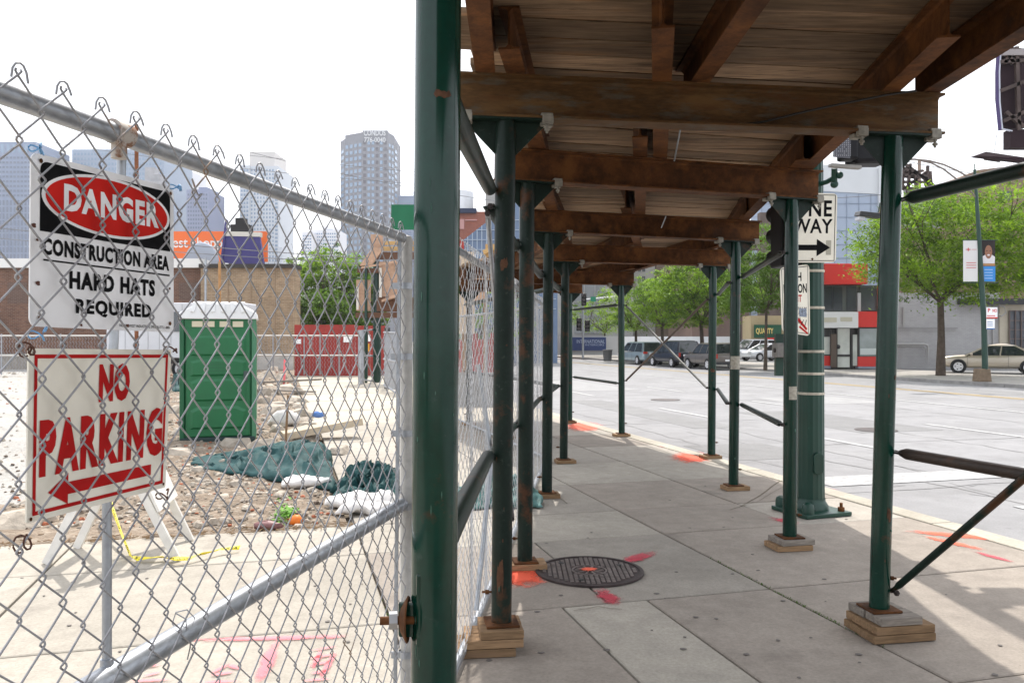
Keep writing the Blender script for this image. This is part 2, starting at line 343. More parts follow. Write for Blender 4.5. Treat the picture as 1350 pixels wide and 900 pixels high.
mark(nsq(6.15, 24.0, 8.35, 8.95, 0), name='stop_line'); mark(nsq(7.2, 24.0, 6.55, 6.87, 0), name='crosswalk_line')
mark(nsq(8.93, 9.07, 8.95, 10, 0))
def disc(c, r, z, n=28, ry=None, jit=0): return [V(c.x + r * math.cos(2 * math.pi * k / n) * (1 + random.uniform(-jit, jit)), c.y + (ry or r) * math.sin(2 * math.pi * k / n) * (1 + random.uniform(-jit, jit)), z) for k in range(n)]
for px, py, r in ((1155, 567, 0.33), (877, 527, 0.36)):
    m = MB(); c = G(px, py, -0.12); m.prism(disc(c, r + 0.05, -0.108), (0, 0, -0.01)); m.build('street_manhole_cover', DARK, road)

# far pavement and lots
g = MB(); g.prism(nsq(24.95, 31.5, -60, 300, 0.0), (0, 0, -0.2))
farw = tag(g.build('far_pavement', M('far_pavement', (0.33, 0.31, 0.285), 0.95, noise=[(0.3, 0.15), (4, 0.12)], bump=(30, .3, .01))), kind='structure')
for i in range(40):
    m = MB(); s_ = -12 + i * 3; m.prism(nsq(24.80, 24.945, s_ + 0.01, s_ + 2.99, 0.006), (0, 0, -0.17)); m.build('kerb_stone', M('far_kerb', (0.27, 0.26, 0.25), 0.9, noise=[(3, 0.2)]), farw)
g = MB(); g.prism(nsq(31.5, 140, -60, 300, -0.004), (0, 0, -0.2))
tag(g.build('parking_lot', M('lot_asphalt', (0.20, 0.20, 0.20), 0.95, noise=[(0.2, 0.15), (5, 0.15)])), kind='structure')

# near side: bed, slabs, kerb
g = MB(); g.prism(nsq(-40, 5.42, -14, 16.0, -0.035), (0, 0, -0.2))
walk = tag(g.build('sidewalk', JOINT), kind='structure')
def slab(n0, n1, s0, s1, gap=0.007, mt=None):
    n0 += gap + random.uniform(0, .003); n1 -= gap; s0 += gap; s1 -= gap + random.uniform(0, .003); c = 0.008; z = random.uniform(-0.004, 0)
    a = [NS(n0, s0), NS(n1, s0), NS(n1, s1), NS(n0, s1)]; b = [NS(n0 + c, s0 + c), NS(n1 - c, s0 + c), NS(n1 - c, s1 - c), NS(n0 + c, s1 - c)]
    m = MB(); m.add([p + V(0, 0, -0.03) for p in a] + [p + V(0, 0, z - 0.005) for p in a] + [p + V(0, 0, z) for p in b],
        [(8, 9, 10, 11)] + [(i, (i + 1) % 4, (i + 1) % 4 + 4, i + 4) for i in range(4)] + [(i + 4, (i + 1) % 4 + 4, (i + 1) % 4 + 8, i + 8) for i in range(4)])
    m.build('slab', mt or CONC, walk)
rows = [-1.3, 0.2, 1.7, 3.2, 4.72, 6.28, 7.25, 8.65, 10.1, 11.6, 13.1, 14.6, 16.0]
for s0, s1 in zip(rows[:-1], rows[1:]):
    if s1 <= 4.8: ns = [0.58, 1.6, 2.15, 3.01, 5.4]
    elif s1 < 6.5: ns = [0.58, 1.9, 3.01, 5.4]
    else: ns = [0.58, 3.01, 4.25, 5.4] if s1 < 10.2 else [0.58, 2.4, 4.25, 5.4]
    if s1 <= 7.3: ns = [-13.6, -10.6, -7.6, -4.6, -1.6] + ns
    for a, b in zip(ns[:-1], ns[1:]):
        mt = CONC_L if (a == 1.6 and s1 < 5) or (a == .58 and 7 < s1 < 8) else CONC_B if (a in (2.15, 3.01) and s1 < 5) or (a == 3.01 and 6.2 < s1 < 9) else random.choice((CONC, CONC, CONC_L, CONC_B)) if a > .5 else CONC_L
        slab(a, b, s0, s1, mt=mt)
for i in range(14):
    m = MB(); s_ = -6 + i * 3; m.prism(nsq(5.41, 5.64, s_ + 0.006, s_ + 2.994, 0.004), (0, 0, -0.17)); m.build('kerb_stone', CONCB, walk, bevel=0.012)
# driveway beyond (pale concrete path beside the rubble)
g = MB(); g.prism(nsq(0.50, 5.42, 16.0, 70, -0.002), (0, 0, -0.2))
path = tag(g.build('path', PATHC), kind='structure')
for s_ in np.arange(19, 40, 3.0):
    m = MB(); m.prism(nsq(0.5, 5.4, s_, s_ + 0.02, 0.0022), (0, 0, -0.002)); m.build('path_joint', JOINT, path)

# rubble lot (uneven dirt) and the pale gravel left of it
from mathutils import noise as mnoise
def hgt(n_, s_):
    e = min(1, max(0, (0.5 - n_) / 0.5)) * min(1, max(0, (s_ - 7.25) / 0.6))
    return e * (0.02 + 0.05 * mnoise.noise(V(n_ * 0.9, s_ * 0.9, 0)) + 0.03 * mnoise.noise(V(n_ * 3, s_ * 3, 5)) + 0.02 * mnoise.noise(V(n_ * 8, s_ * 8, 9)))
def sheet(ns, ss, keep):
    m = MB(); idx = {}
    for i, n_ in enumerate(ns):
        for j, s_ in enumerate(ss): idx[i, j] = len(m.v); m.v.append(tuple(NS(n_, s_, hgt(n_, s_) - 0.005)))
    for i in range(len(ns) - 1):
        for j in range(len(ss) - 1):
            if keep((ns[i] + ns[i + 1]) / 2, (ss[j] + ss[j + 1]) / 2): m.f.append((idx[i, j], idx[i + 1, j], idx[i + 1, j + 1], idx[i, j + 1]))
    return m
nn = list(np.linspace(-40, -14, 14)) + list(np.linspace(-13.8, -6, 40)) + list(np.linspace(-5.9, 0.52, 66)); ssq = list(np.linspace(7.2, 20, 110)) + list(np.linspace(20.3, 70, 60))
isg = lambda n_, s_: (NS(n_, s_).x / NS(n_, s_).y * F + 675 + 25 * mnoise.noise(V(n_ * .7, s_ * .3, 0))) < 130 and s_ > 9
m = sheet(nn, ssq, lambda a, b: not isg(a, b)); m.sm = 180; tag(m.build('rubble_ground', DIRT), kind='structure')
m = sheet(nn, ssq, isg); m.sm = 180; tag(m.build('gravel_ground', GRAVEL), kind='structure')
# small loose stones, nobody could count them
def rock(mb, c, r, fl=0.6):
    vs = []; ph = random.random() * 6
    for k in range(5):
        a = ph + k * 1.2566; q = r * random.uniform(0.7, 1.15); vs.append(c + V(q * math.cos(a), q * math.sin(a), random.uniform(-.15, .1) * r))
    for k in range(4):
        a = ph + 0.6 + k * 1.57; q = r * random.uniform(0.4, 0.75); vs.append(c + V(q * math.cos(a), q * math.sin(a), r * fl * random.uniform(.7, 1.1)))
    mb.add(vs, [(0, 1, 5), (1, 6, 5), (1, 2, 6), (2, 7, 6), (2, 3, 7), (3, 4, 7), (4, 8, 7), (4, 0, 8), (0, 5, 8), (5, 6, 7, 8)])
def in_rub():
    while True:
        px = random.uniform(0, 540); py = 447 + 45 * (250 / 45) ** random.random(); c = G(px, py)
        n_ = RN.dot(c); s_ = RD.dot(c)
        if n_ < 0.42 and s_ > 7.3 and s_ < 45: return c, n_, s_
for nm, cnt, lo, hi, mt in (('stone', 4600, 0.008, 0.026, STONE), ('stone', 420, 0.030, 0.065, STONE), ('brick_bits', 360, 0.012, 0.035, M('brick_bit', (0.32, 0.11, 0.06), 0.9, noise=[(8, 0.3)])), ('dark_bits', 900, 0.01, 0.035, M('dark_bit', (0.12, 0.09, 0.07), 0.9, noise=[(8, 0.3)])), ('pale_bits', 800, 0.01, 0.035, M('pale_bit', (0.52, 0.46, 0.39), 0.9, noise=[(8, 0.15)]))):
    m = MB()
    for _ in range(cnt):
        c, n_, s_ = in_rub(); sc_ = 0.7 + 0.04 * s_
        if isg(n_, s_) and random.random() < 0.8: continue
        c.z = hgt(n_, s_); rock(m, c, random.uniform(lo, hi) * sc_, random.uniform(.3, .8))
    tag(m.build('loose_' + nm, mt), 'scattered small %s covering the rubble ground' % nm.replace('_', ' '), 'rubble', kind='stuff')
# leaf litter and twigs right at the concrete edge
m = MB()
for _ in range(500):
    c = NS(random.uniform(-7, 0.6), 7.2 + abs(random.gauss(0, .12)) - .03, 0.01); t = random.uniform(0, 6.3); m.bar(c, c + V(math.cos(t), math.sin(t), .1) * random.uniform(.02, .09), .008, .006)
tag(m.build('twig_litter', M('twig', (0.22, 0.15, 0.09), 1)), 'brown twigs and crumbs along the edge of the left concrete', 'litter', kind='stuff')
# big broken pieces, one object each
chunks = [(400, 578, .34, .12), (448, 598, .2, .12), (352, 520, .40, .22), (365, 545, .35, .2), (345, 532, .25, .16), (372, 500, .4, .25), (360, 492, .35, .3), (385, 505, .3, .2), (375, 515, .5, .2), (392, 530, .28, .16), (352, 497, .5, .28), (260, 622, .12, .07), (262, 655, .14, .08), (288, 640, .12, .06), (350, 590, .3, .14), (312, 585, .28, .10), (390, 552, .3, .2), (340, 505, .4, .2), (237, 600, .2, .1), (240, 572, .25, .12), (234, 545, .3, .2), (15, 690, .30, .12), (45, 688, .2, .10), (396, 545, .22, .12)]
for k in range(34):
    px = random.uniform(338, 428); py = random.uniform(492, 575); px = min(px, 388 + (py - 500) * .3)
    q = random.uniform(.08, .24); chunks.append((px, py, q, q * random.uniform(.3, .8)))
for k in range(16):
    px = random.uniform(150, 420); py = random.uniform(600, 688); q = random.uniform(.05, .11); chunks.append((px, py, q, q * random.uniform(.4, .8)))
for i, (px, py, r, h) in enumerate(chunks):
    c = G(px, py); m = MB(); rock(m, c, r, h / r)
    o = m.build('concrete_chunk', M('chunk_stone', (.40, .35, .29), .95, noise=[(5, .25)], bump=(20, .8, .02), rand=.2), bevel=0.012)
    tag(o, 'broken concrete chunk lying in the rubble behind the front fence', 'rubble chunk', 'broken concrete chunks in the rubble')
def board(name, c, L_, W_, H_, rz, tilt, mat, label, cat):
    o = MB().box((0, 0, 0), (L_, W_, H_)).build(name, mat, bevel=0.004); o.location = c; o.rotation_euler = (0, tilt, rz); return tag(o, label, cat)
board('concrete_slab_piece', G(400, 580) + V(0.25, .2, .17), 1.25, .42, .11, R(22), R(-9), M('pale_slab', (0.52, 0.44, 0.33), .9, noise=[(5, .15)], bump=(40, .4, .004)), 'long pale tan slab propped over the teal tarp heap', 'concrete slab')
board('scrap_board', G(372, 520) + V(0, 0, .12), 1.9, .25, .05, R(8), R(3), WOODG, 'grey scrap board lying across rubble nearest the toilet', 'board')
board('scrap_board', G(382, 508) + V(0, 0, .16), 2.2, .25, .06, R(-5), R(-3), WOODG, 'grey scrap board farther back toward the red wall', 'board')
board('pink_stake', G(375, 508) + V(0, 0, .45), .07, .05, .9, 0, R(2), M('pink_paint', (0.85, 0.18, 0.20), .6), 'pink painted survey stake standing in the rubble by the path', 'stake')
board('brown_stake', G(352, 585) + V(0.3, 0, .3), .03, .03, .9, 0, R(3), WOOD, 'thin brown wooden stake standing in front of the rubble pile', 'stake')

# tarps and sandbags
def tarp(name, pxs, zmax, label, mat, seed, ridge=1.0):
    c0 = [G(*p) for p in pxs]; m = MB(); nu, nv = 110, 50; rnd = random.Random(seed)
    bl, br, tr, tl = c0
    for j in range(nv + 1):
        for i in range(nu + 1):
            u, v = i / nu, j / nv; p = bl * (1 - u) * (1 - v) + br * u * (1 - v) + tr * u * v + tl * (1 - u) * v
            e = (4 * u * (1 - u)) ** 0.45 * (4 * v * (1 - v)) ** 0.5 * ((.25 + .75 * u) if ridge > .9 else 1)
            f = mnoise.noise(V(u * 2.6 + seed, v * 2.2, seed)); f2 = 1 - abs(mnoise.noise(V(u * 8 + v * 3, v * 5 - u * 2, seed + 3))) * 2; f3 = 1 - abs(mnoise.noise(V(u * 17, v * 14 + u * 6, seed + 7))) * 2
            z = e * zmax * (0.25 + 0.45 * f + 0.75 * u * u * ridge) + e * zmax * 0.55 * max(0, f2) ** 1.5 + e * 0.065 * f3 + .012 * e * mnoise.noise(V(u * 34, v * 20, seed))
            k = 0.12 * mnoise.noise(V(u * 6, v * 6, seed + 11))
            m.v.append((p.x + k + .05 * f3 * e, p.y + k * 1.4, max(0.008, z + 0.012)))
    for j in range(nv):
        for i in range(nu): a = j * (nu + 1) + i; m.f.append((a, a + 1, a + nu + 2, a + nu + 1))
    o = m.build(name, mat, smooth=60); so_ = o.modifiers.new('solid', 'SOLIDIFY'); so_.thickness = 0.006; so_.offset = 1
    return tag(o, label, 'tarp')
TARP = M('teal_tarp', (0.012, 0.056, 0.058), 0.7, noise=[(6, 0.25)], bump=(30, .3, .01))
tarp('teal_tarp', [(255, 617), (440, 647), (430, 590), (255, 604)], .25, 'long crumpled teal tarp sprawled over the rubble beside the toilet', TARP, 3)
tarp('teal_tarp', [(440, 662), (524, 662), (524, 632), (452, 632)], .26, 'smaller teal tarp bunched over sandbags near the gate post', TARP, 8, .2)
tarp('teal_tarp', [(226, 517), (250, 517), (246, 497), (232, 497)], .5, 'dark teal tarp scrap at the trailer wheel left of the toilet', TARP, 12, .2)
TARP2 = M('grey_teal_tarp', (0.10, 0.20, 0.19), 0.6, noise=[(6, 0.25)])
tarp('folded_tarp', [(598, 672), (716, 670), (700, 645), (598, 646)], .2, 'flat grey green tarp lying behind the fence beside the columns', TARP2, 15, .1)
BAG = M('sandbag_cloth', (0.66, 0.64, 0.62), .9, noise=[(12, .1)], bump=(60, .5, .004))
def bag(px, py, a, b, h, label, rz=0, mat=BAG):
    m = MB(); c = G(px, py); m.ball((0, 0, h * .45), (a, b, h * .55), 34, 18); m.v = [(x + .05 * mnoise.noise(V(x * 6, y * 6, z * 6 + px)), y + .03 * mnoise.noise(V(x * 9, z * 9, px)), max(0.0, z + .07 * mnoise.noise(V(x * 5, y * 5, px)) + .035 * mnoise.noise(V(x * 16, y * 9, px)))) for x, y, z in m.v]
    o = m.build('sandbag', mat, smooth=60); o.location = c; o.rotation_euler = (0, 0, rz); return tag(o, label, 'sandbag')
bag(404, 642, .28, .14, .12, 'white sandbag weighing down the front edge of the long teal tarp')
bag(462, 668, .24, .13, .12, 'white sandbag lying left of the small teal tarp', .2)
bag(497, 668, .27, .14, .14, 'white sandbag under the small teal tarp nearest the gate post', -.2)
bag(480, 676, .26, .13, .11, 'flat white sandbag in front of the two others by the small tarp', .4)
bag(375, 562, .30, .2, .28, 'bulky white sack in the rubble right of the green toilet', .5)
o = MB().ball((0, 0, .05), (.12, .06, .06), 10, 6).build('blue_bottle', M('blue_plastic', (0.10, 0.22, 0.55), .3), smooth=60); o.location = G(412, 570) + V(.1, 0, .26); tag(o, 'small blue plastic bottle on the pale slab', 'bottle')
o = MB().ball((0, 0, .03), (.06, .05, .05), 9, 6, jit=.1).build('orange_scrap', M('orange_scrap', (0.80, 0.20, 0.02), .5), smooth=60); o.location = G(390, 690); tag(o, 'small orange scrap at the edge of the rubble', 'litter')
o = MB().ball((0, 0, .03), (.12, .06, .04), 9, 6, jit=.2).build('maroon_scrap', M('maroon_scrap', (0.20, 0.09, 0.09), .5), smooth=60); o.location = G(353, 697); tag(o, 'dark maroon scrap lying on the concrete edge', 'litter')
m = MB()
for _ in range(260):
    c = G(378 + random.gauss(0, 8), 683 + random.gauss(0, 3)) + V(0, 0, abs(random.gauss(0, .05))); t = random.uniform(0, 6.3); d = V(math.cos(t), math.sin(t), random.uniform(0, .8)) * .035
    m.quad(c, c + d.cross(V(0, 0, 1)) * .5, c + d, c - d.cross(V(0, 0, 1)) * .5)
tag(m.build('weed', M('weed_leaf', (0.16, 0.36, 0.05), .7)), 'small bright green weed growing at the edge of the rubble', 'weed')
m = MB()
for n_c, s_c in ((3.01, 4.5), (3.01, 4.85), (3.01, 4.2), (3.01, 3.9), (3.01, 5.3), (5.41, 7.9), (5.41, 8.1), (.58, 4.9)):
    for _ in range(26):
        c = NS(n_c + random.gauss(0, .006), s_c + random.gauss(0, .12), -.01); t = random.uniform(0, 6.3); m.bar(c, c + V(math.cos(t) * .6, math.sin(t) * .6, 1) * random.uniform(.006, .018), .003, .002)
tag(m.build('joint_grass', M('joint_grass', (0.10, 0.17, 0.04), 1)), 'sparse short grass growing in the pavement joints', 'grass', kind='stuff')

# gum spots and stains on the slabs
m = MB()
for _ in range(70):
    c = G(random.uniform(20, 1340), random.uniform(620, 895)); n_ = RN.dot(c); s_ = RD.dot(c)
    if n_ > 5.3 or (n_ < .6 and s_ > 7.1): continue
    m.prism(disc(c, random.uniform(.006, .014), 0.0022, 9, jit=.35), (0, 0, -0.0015))
for px, py in ((708, 806), (984, 862), (713, 860), (645, 870), (900, 855), (866, 782), (800, 856), (1132, 862), (917, 813)): m.prism(disc(G(px, py), .017, 0.0024, 11, ry=.012, jit=.3), (0, 0, -0.0015))
m.build('gum_spot', M('gum_spot', (0.15, 0.135, 0.125), .8), walk, kind='stuff')
crk = MB()
crack(crk, [G(976, 668), G(1000, 655), G(1028, 634)], .012, .0028, .01); crack(crk, [G(1035, 640), G(1000, 660), G(962, 672)], .008, .0028, .01); crack(crk, [G(700, 642), G(735, 655), G(748, 664)], .008, .0028, .01)
crack(crk, [G(755, 805), G(790, 800), G(820, 803)], .010, .0028, .01); crack(crk, [G(880, 705), G(940, 697)], .008, .0028, .01)
crk.build('crack', JOINT, walk, kind='stuff')

# spray-painted survey marks
ORS = spray('orange_spray', (0.90, 0.13, 0.06), .8); REDS = spray('red_spray', (0.55, 0.05, 0.08), .7); PNK = spray('pink_spray', (0.95, 0.22, 0.27), .72, 9)
def decal(pts, mat, z=0.0032, label=None, name='spray_mark'):
    """four corners on the ground, UV -1..1, slightly above the slabs"""
    me = bpy.data.meshes.new(name); vs = [(p.x, p.y, z) for p in pts]; me.from_pydata(vs, [], [(0, 1, 2, 3)]); uv = me.uv_layers.new()
    for l, c in zip(range(4), ((-1, -1), (1, -1), (1, 1), (-1, 1))): uv.data[l].uv = c
    me.materials.append(mat); o = bpy.data.objects.new(name, me); COL.objects.link(o); o.parent = walk
    if label: o['label'] = label
    return o
def dpx(x0, x1, y0, y1, mat, z=0.0032, label=None): return decal([G(x0, y1), G(x1, y1), G(x1, y0), G(x0, y0)], mat, z, label)
def stroke(a, b, wd, mat, z=0.0036):
    t = (b - a).normalized(); n_ = V(-t.y, t.x, 0) * wd; e = t * wd * .6; return decal([a - n_ - e, b - n_ + e, b + n_ + e, a + n_ - e], mat, z)
dpx(640, 732, 742, 778, ORS, label='bright orange spray beside the second left column'); dpx(650, 715, 750, 772, ORS, .0040)
dpx(878, 945, 594, 612, ORS); dpx(890, 935, 597, 609, ORS, .0040); dpx(738, 800, 555, 570, ORS)
stroke(G(1195, 700), G(1330, 712), .10, ORS); stroke(G(1215, 706), G(1300, 726), .07, ORS, .004); stroke(G(1280, 726), G(1340, 742), .05, REDS)
stroke(G(1020, 683), G(1048, 690), .10, REDS)
stroke(G(822, 741), G(862, 728), .085, REDS); stroke(G(822, 741), G(850, 736), .06, REDS, .004); stroke(G(790, 776), G(812, 798), .075, REDS); stroke(G(786, 785), G(818, 790), .07, REDS, .004)
stroke(G(1060, 640), G(1110, 646), .03, REDS); stroke(G(868, 588), G(884, 590), .05, REDS)
stroke(G(238, 844), G(486, 838), .042, PNK); stroke(G(366, 842), G(338, 905), .05, PNK, .004)
for a, b in (((408, 858), (446, 852)), ((408, 868), (444, 862)), ((406, 878), (436, 872)), ((410, 888), (436, 884)), ((396, 898), (440, 894)), ((446, 852), (420, 900)), ((424, 856), (412, 882)),
             ((180, 880), (216, 876)), ((186, 892), (212, 886)), ((172, 898), (230, 896)), ((278, 888), (300, 876)), ((300, 876), (316, 882)), ((280, 890), (310, 886)), ((262, 900), (322, 898)),
             ((250, 915), (300, 905)), ((180, 915), (230, 912)), ((395, 912), (450, 906))): stroke(G(*a), G(*b), .022, PNK, .0044)

# manhole in the sidewalk
MHC = M('manhole_iron', (0.06, 0.046, 0.045), 0.6, 0.2, noise=[(6, 0.3), (60, .2)])
mc = G(777, 753); mh = thing('manhole_cover', 'round cast iron manhole cover in the sidewalk with orange paint at its centre', 'manhole', (mc.x, mc.y, 0))
m = MB(); m.lathe((0, 0, 0), [(.372, 0.0), (.372, .012), (.345, .014), (.345, .006)], 56); m.build('rim', MHC, mh, world=False, smooth=30)
m = MB(); m.lathe((0, 0, 0), [(.0001, .0075), (.343, .0075), (.343, .001)], 56); lid = m.build('lid', MHC, mh, world=False, smooth=30)
m = MB()
for i in range(-9, 10):
    for j in range(-9, 10):
        x, y = i * .0345, j * .0345; q = math.hypot(x, y)
        if .125 < q < .318: m.box((x, y, .010), (.022, .022, .008), R(0))
m.lathe((0, 0, 0), [(.122, .006), (.122, .013), (.112, .013), (.112, .006)], 40)
for k in range(10):
    a = k * R(36); m.bar((math.cos(a) * .03, math.sin(a) * .03, .010), (math.cos(a) * .10, math.sin(a) * .10, .010), .012, .006)
m.build('raised_pattern', M('worn_iron', (0.17, 0.14, 0.13), 0.45, 0.3, noise=[(10, .3)]), lid, world=False, kind='stuff')
m = MB()
for a in (.5, 2.4, 4.4): m.prism(disc(V(.25 * math.cos(a), .25 * math.sin(a), 0), .02, .0165, 12), (0, 0, -.003))
m.each('pick_hole', BLACK, lid, world=False)
for q in ((-.07, .07, -.07, .07), (-.045, .045, -.045, .045)):
    o = decal([V(q[0], q[2], 0), V(q[1], q[2], 0), V(q[1], q[3], 0), V(q[0], q[3], 0)], ORS, .0175 + abs(q[0]) * .01, name='paint_spot'); o.parent = mh

# ================================================================== SIDEWALK SHED
shed = thing('sidewalk_shed', 'rusty steel and plank sidewalk shed on green pipe columns over the pavement', 'sidewalk shed', (0, 0, 0))
#        L base x,y   Ltop x  zL    R base x,y   Rtop x  zR   left/right overhang of beam  stack L,R
FRM = [((-.184, 1.90), -.166, 2.745, (2.75, 2.35), 2.76, 2.72, .25, .25, 3, 3),
       ((-.055, 4.294), -.033, 2.733, (1.996, 4.515), 2.07, 2.709, .235, .26, 3, 3),
       ((.090, 5.82), .106, 2.70, (2.130, 6.37), 2.143, 2.676, .235, .235, 1, 2),
       ((.354, 8.42), .37, 2.68, (2.36, 8.85), 2.385, 2.643, .235, .27, 1, 1),
       ((.668, 10.75), .69, 2.60, (2.68, 11.16), 2.70, 2.58, .235, .25, 1, 1),
       ((-.08, 13.35), -.08, 2.50, (1.81, 13.70), 1.80, 2.49, .235, .22, 1, 1),
       ((-.80, 15.50), -.80, 2.49, (1.10, 15.85), 1.10, 2.48, .235, .25, 1, 1)]
BH = 0.22
def ibeam(mb, a, b, h, fw, tf=.012, tw=.009, lip=True):
    """rolled steel section from a to b (points on its underside)"""
    a = Vector(a); b = Vector(b); z = V(0, 0, 1)
    mb.bar(a + z * tf / 2, b + z * tf / 2, fw, tf); mb.bar(a + z * (h - tf / 2), b + z * (h - tf / 2), fw, tf)
    mb.bar(a + z * h / 2, b + z * h / 2, tw, h - 2 * tf)
    for s_ in (-1, 1):                                            # rolled fillets where web meets flange
        t = (b - a).normalized(); sd = t.cross(z).normalized() * s_
        for zz, k in ((tf, 1), (h - tf, -1)):
            p = [a + z * zz + sd * tw / 2, a + z * zz + sd * (tw / 2 + .012), a + z * (zz + k * .012) + sd * tw / 2]; mb.prism(p, b - a)
def bolt(mb, p, ax, L_=.05, r=.009):
    p = Vector(p); ax = Vector(ax).normalized(); mb.tube([p, p + ax * L_], r, 8); mb.tube([p + ax * L_ * .35, p + ax * L_ * .7], r * 2, 6)
stackn = {}
def column(base, topx, zt, beamdir, zb, near):
    bx, by = base; a = V(bx, by, zb); b = V(topx, by, zt)
    m = MB(); m.tube([a + V(0, 0, .008), b - V(0, 0, .012)], .0525, 28); m.sm = 40
    if near:  # pinned extension collar
        pass
    c = m.build('column', GREEN if (near < 1 or by < 3) else GREENW, shed)
    m = MB(); m.box((bx, by, zb + .006), (.17, .17, .012), R(8)); pl = m.build('base_plate', RUST, c, bevel=.003)
    m = MB(); d = beamdir; m.bar(b - d * .21 - V(0, 0, .006), b + d * .21 - V(0, 0, .006), .13, .011)
    for s_ in (-1, 1):
        m.prism([b + d * s_ * .045 - V(0, 0, .012) - d.cross(V(0, 0, 1)) * .004, b + d * s_ * .20 - V(0, 0, .012) - d.cross(V(0, 0, 1)) * .004, b + d * s_ * .20 - V(0, 0, .03) - d.cross(V(0, 0, 1)) * .004, b + d * s_ * .045 - V(0, 0, .19) - d.cross(V(0, 0, 1)) * .004], d.cross(V(0, 0, 1)) * .009)
    m.build('head_plate', GREENW, c)
    m = MB(); bolt(m, V(bx - .045, by, zb + .16), (-1, 0, 0), .055, .006) if near else bolt(m, V(bx + .045, by, zb + .17), (1, -.3, 0), .045, .006); m.build('bolt', RUST, c)
    return c
for i, (lb, ltx, zl, rb, rtx, zr, ol, orr, sl_, sr_) in enumerate(FRM):
    A = V(ltx, lb[1], zl); B = V(rtx, rb[1], zr); d = (B - A).normalized()
    m = MB(); ibeam(m, A - d * ol, B + d * orr, BH, .135)
    if i == 1: bm_ = m.build('beam', RUSTL, shed)
    else: bm_ = m.build('beam', RUST, shed)
    for (base, tx, zt, n_, sgn) in ((lb, ltx, zl, sl_, -1), (rb, rtx, zr, sr_, 1)):
        zb = {3: .135, 2: .085, 1: .045}[n_]
        column(base, tx, zt, d, zb, 0 if sgn == 1 else 1)
        stackn[i, sgn] = (base, n_, zb)
        T = V(tx, base[1], zt)
        for s_ in (-1, 1):
            if i > 5: continue
            m = MB(); q = T + d * s_ * .208; sd = V(d.y, -d.x, 0)
            m.bar(q - d * .03 + V(0, 0, -.018), q + d * .035 + V(0, 0, -.018), .05, .024); m.bar(q + sd * .055 - d * .025 + V(0, 0, -.006), q + sd * .055 + d * .032 + V(0, 0, -.006), .03, .042); m.bar(q + sd * .045 - d * .03 + V(0, 0, .02), q + sd * .045 + d * .03 + V(0, 0, .02), .05, .014)
            m.tube([q + sd * .055 + V(0, 0, -.03), q + sd * .055 + V(0, 0, -.075)], .008, 8); m.tube([q + sd * .055 + V(0, 0, -.05), q + sd * .055 + V(0, 0, -.062)], .016, 6)
            m.build('clamp', CLAMP, bm_, bevel=.004)
# joists along the walk, lapping over the beams
ZT = [(-1.5, 2.965)] + [((f[0][1] + f[3][1]) / 2, (f[2] + f[5]) / 2 + BH) for f in FRM] + [(19, 2.69)]
ZTL = [(-1.5, 2.965)] + [(f[0][1], f[2] + BH) for f in FRM] + [(19, 2.70)]; ZTR = [(-1.5, 2.965)] + [(f[3][1], f[5] + BH) for f in FRM] + [(19, 2.69)]
def interp(t, y):
    for (a, b), (c, d) in zip(t[:-1], t[1:]):
        if y <= c: return b + (d - b) * max(0, min(1, (y - a) / (c - a)))
    return t[-1][1]
JH = .20
def joist(x0, y0, x1, y1, tb=ZT, fw=.10, mat=RUST):
    m = MB(); ibeam(m, V(x0, y0, interp(tb, y0) + .002), V(x1, y1, interp(tb, y1) + .002), JH, fw, .010, .008); m.build('joist', mat, shed)
joist(-.15, -.9, -.135, 4.45, ZTL); joist(-.20, -2.6, -.17, -.7, ZTL)
joist(.93, -2.6, .985, 4.75); joist(2.06, -2.6, 2.265, 4.66, ZTR)
joist(-.015, 3.89, .23, 6.2, ZTL); joist(.655, 3.60, 1.20, 6.75); joist(1.935, 3.68, 2.30, 6.75, ZTR)
joist(.14, 5.50, .46, 8.9, ZTL); joist(.84, 5.45, 1.40, 9.05); joist(2.12, 6.05, 2.52, 9.25, ZTR)
joist(.34, 7.95, .80, 11.2, ZTL); joist(1.12, 8.2, 1.78, 11.5); joist(2.40, 8.5, 2.86, 11.5, ZTR)
joist(.62, 10.3, -.12, 13.8, ZTL); joist(1.55, 10.6, .95, 14.0); joist(2.72, 10.8, 1.92, 14.1, ZTR)
joist(-.05, 13.0, -.95, 16.2, ZTL); joist(.90, 13.2, .10, 16.3); joist(1.95, 13.3, 1.15, 16.3, ZTR)
joist(-.85, 15.2, -1.5, 18.3, ZTL); joist(1.2, 15.5, .6, 18.4, ZTR)
EDG = [((-.24, -2.6), (2.18, -2.5)), ((-.23, -.6), (2.16, -.5)), ((-.225, 1.85), (2.24, 2.0)), ((-.235, 4.25), (2.335, 4.5)), ((-.12, 5.8), (2.40, 6.4)), ((.12, 8.4), (2.66, 8.9)), ((.45, 10.75), (2.96, 11.2)), ((-.27, 13.4), (2.05, 13.75)), ((-1.05, 15.5), (1.33, 15.9)), ((-1.6, 17.8), (.75, 18.2))]
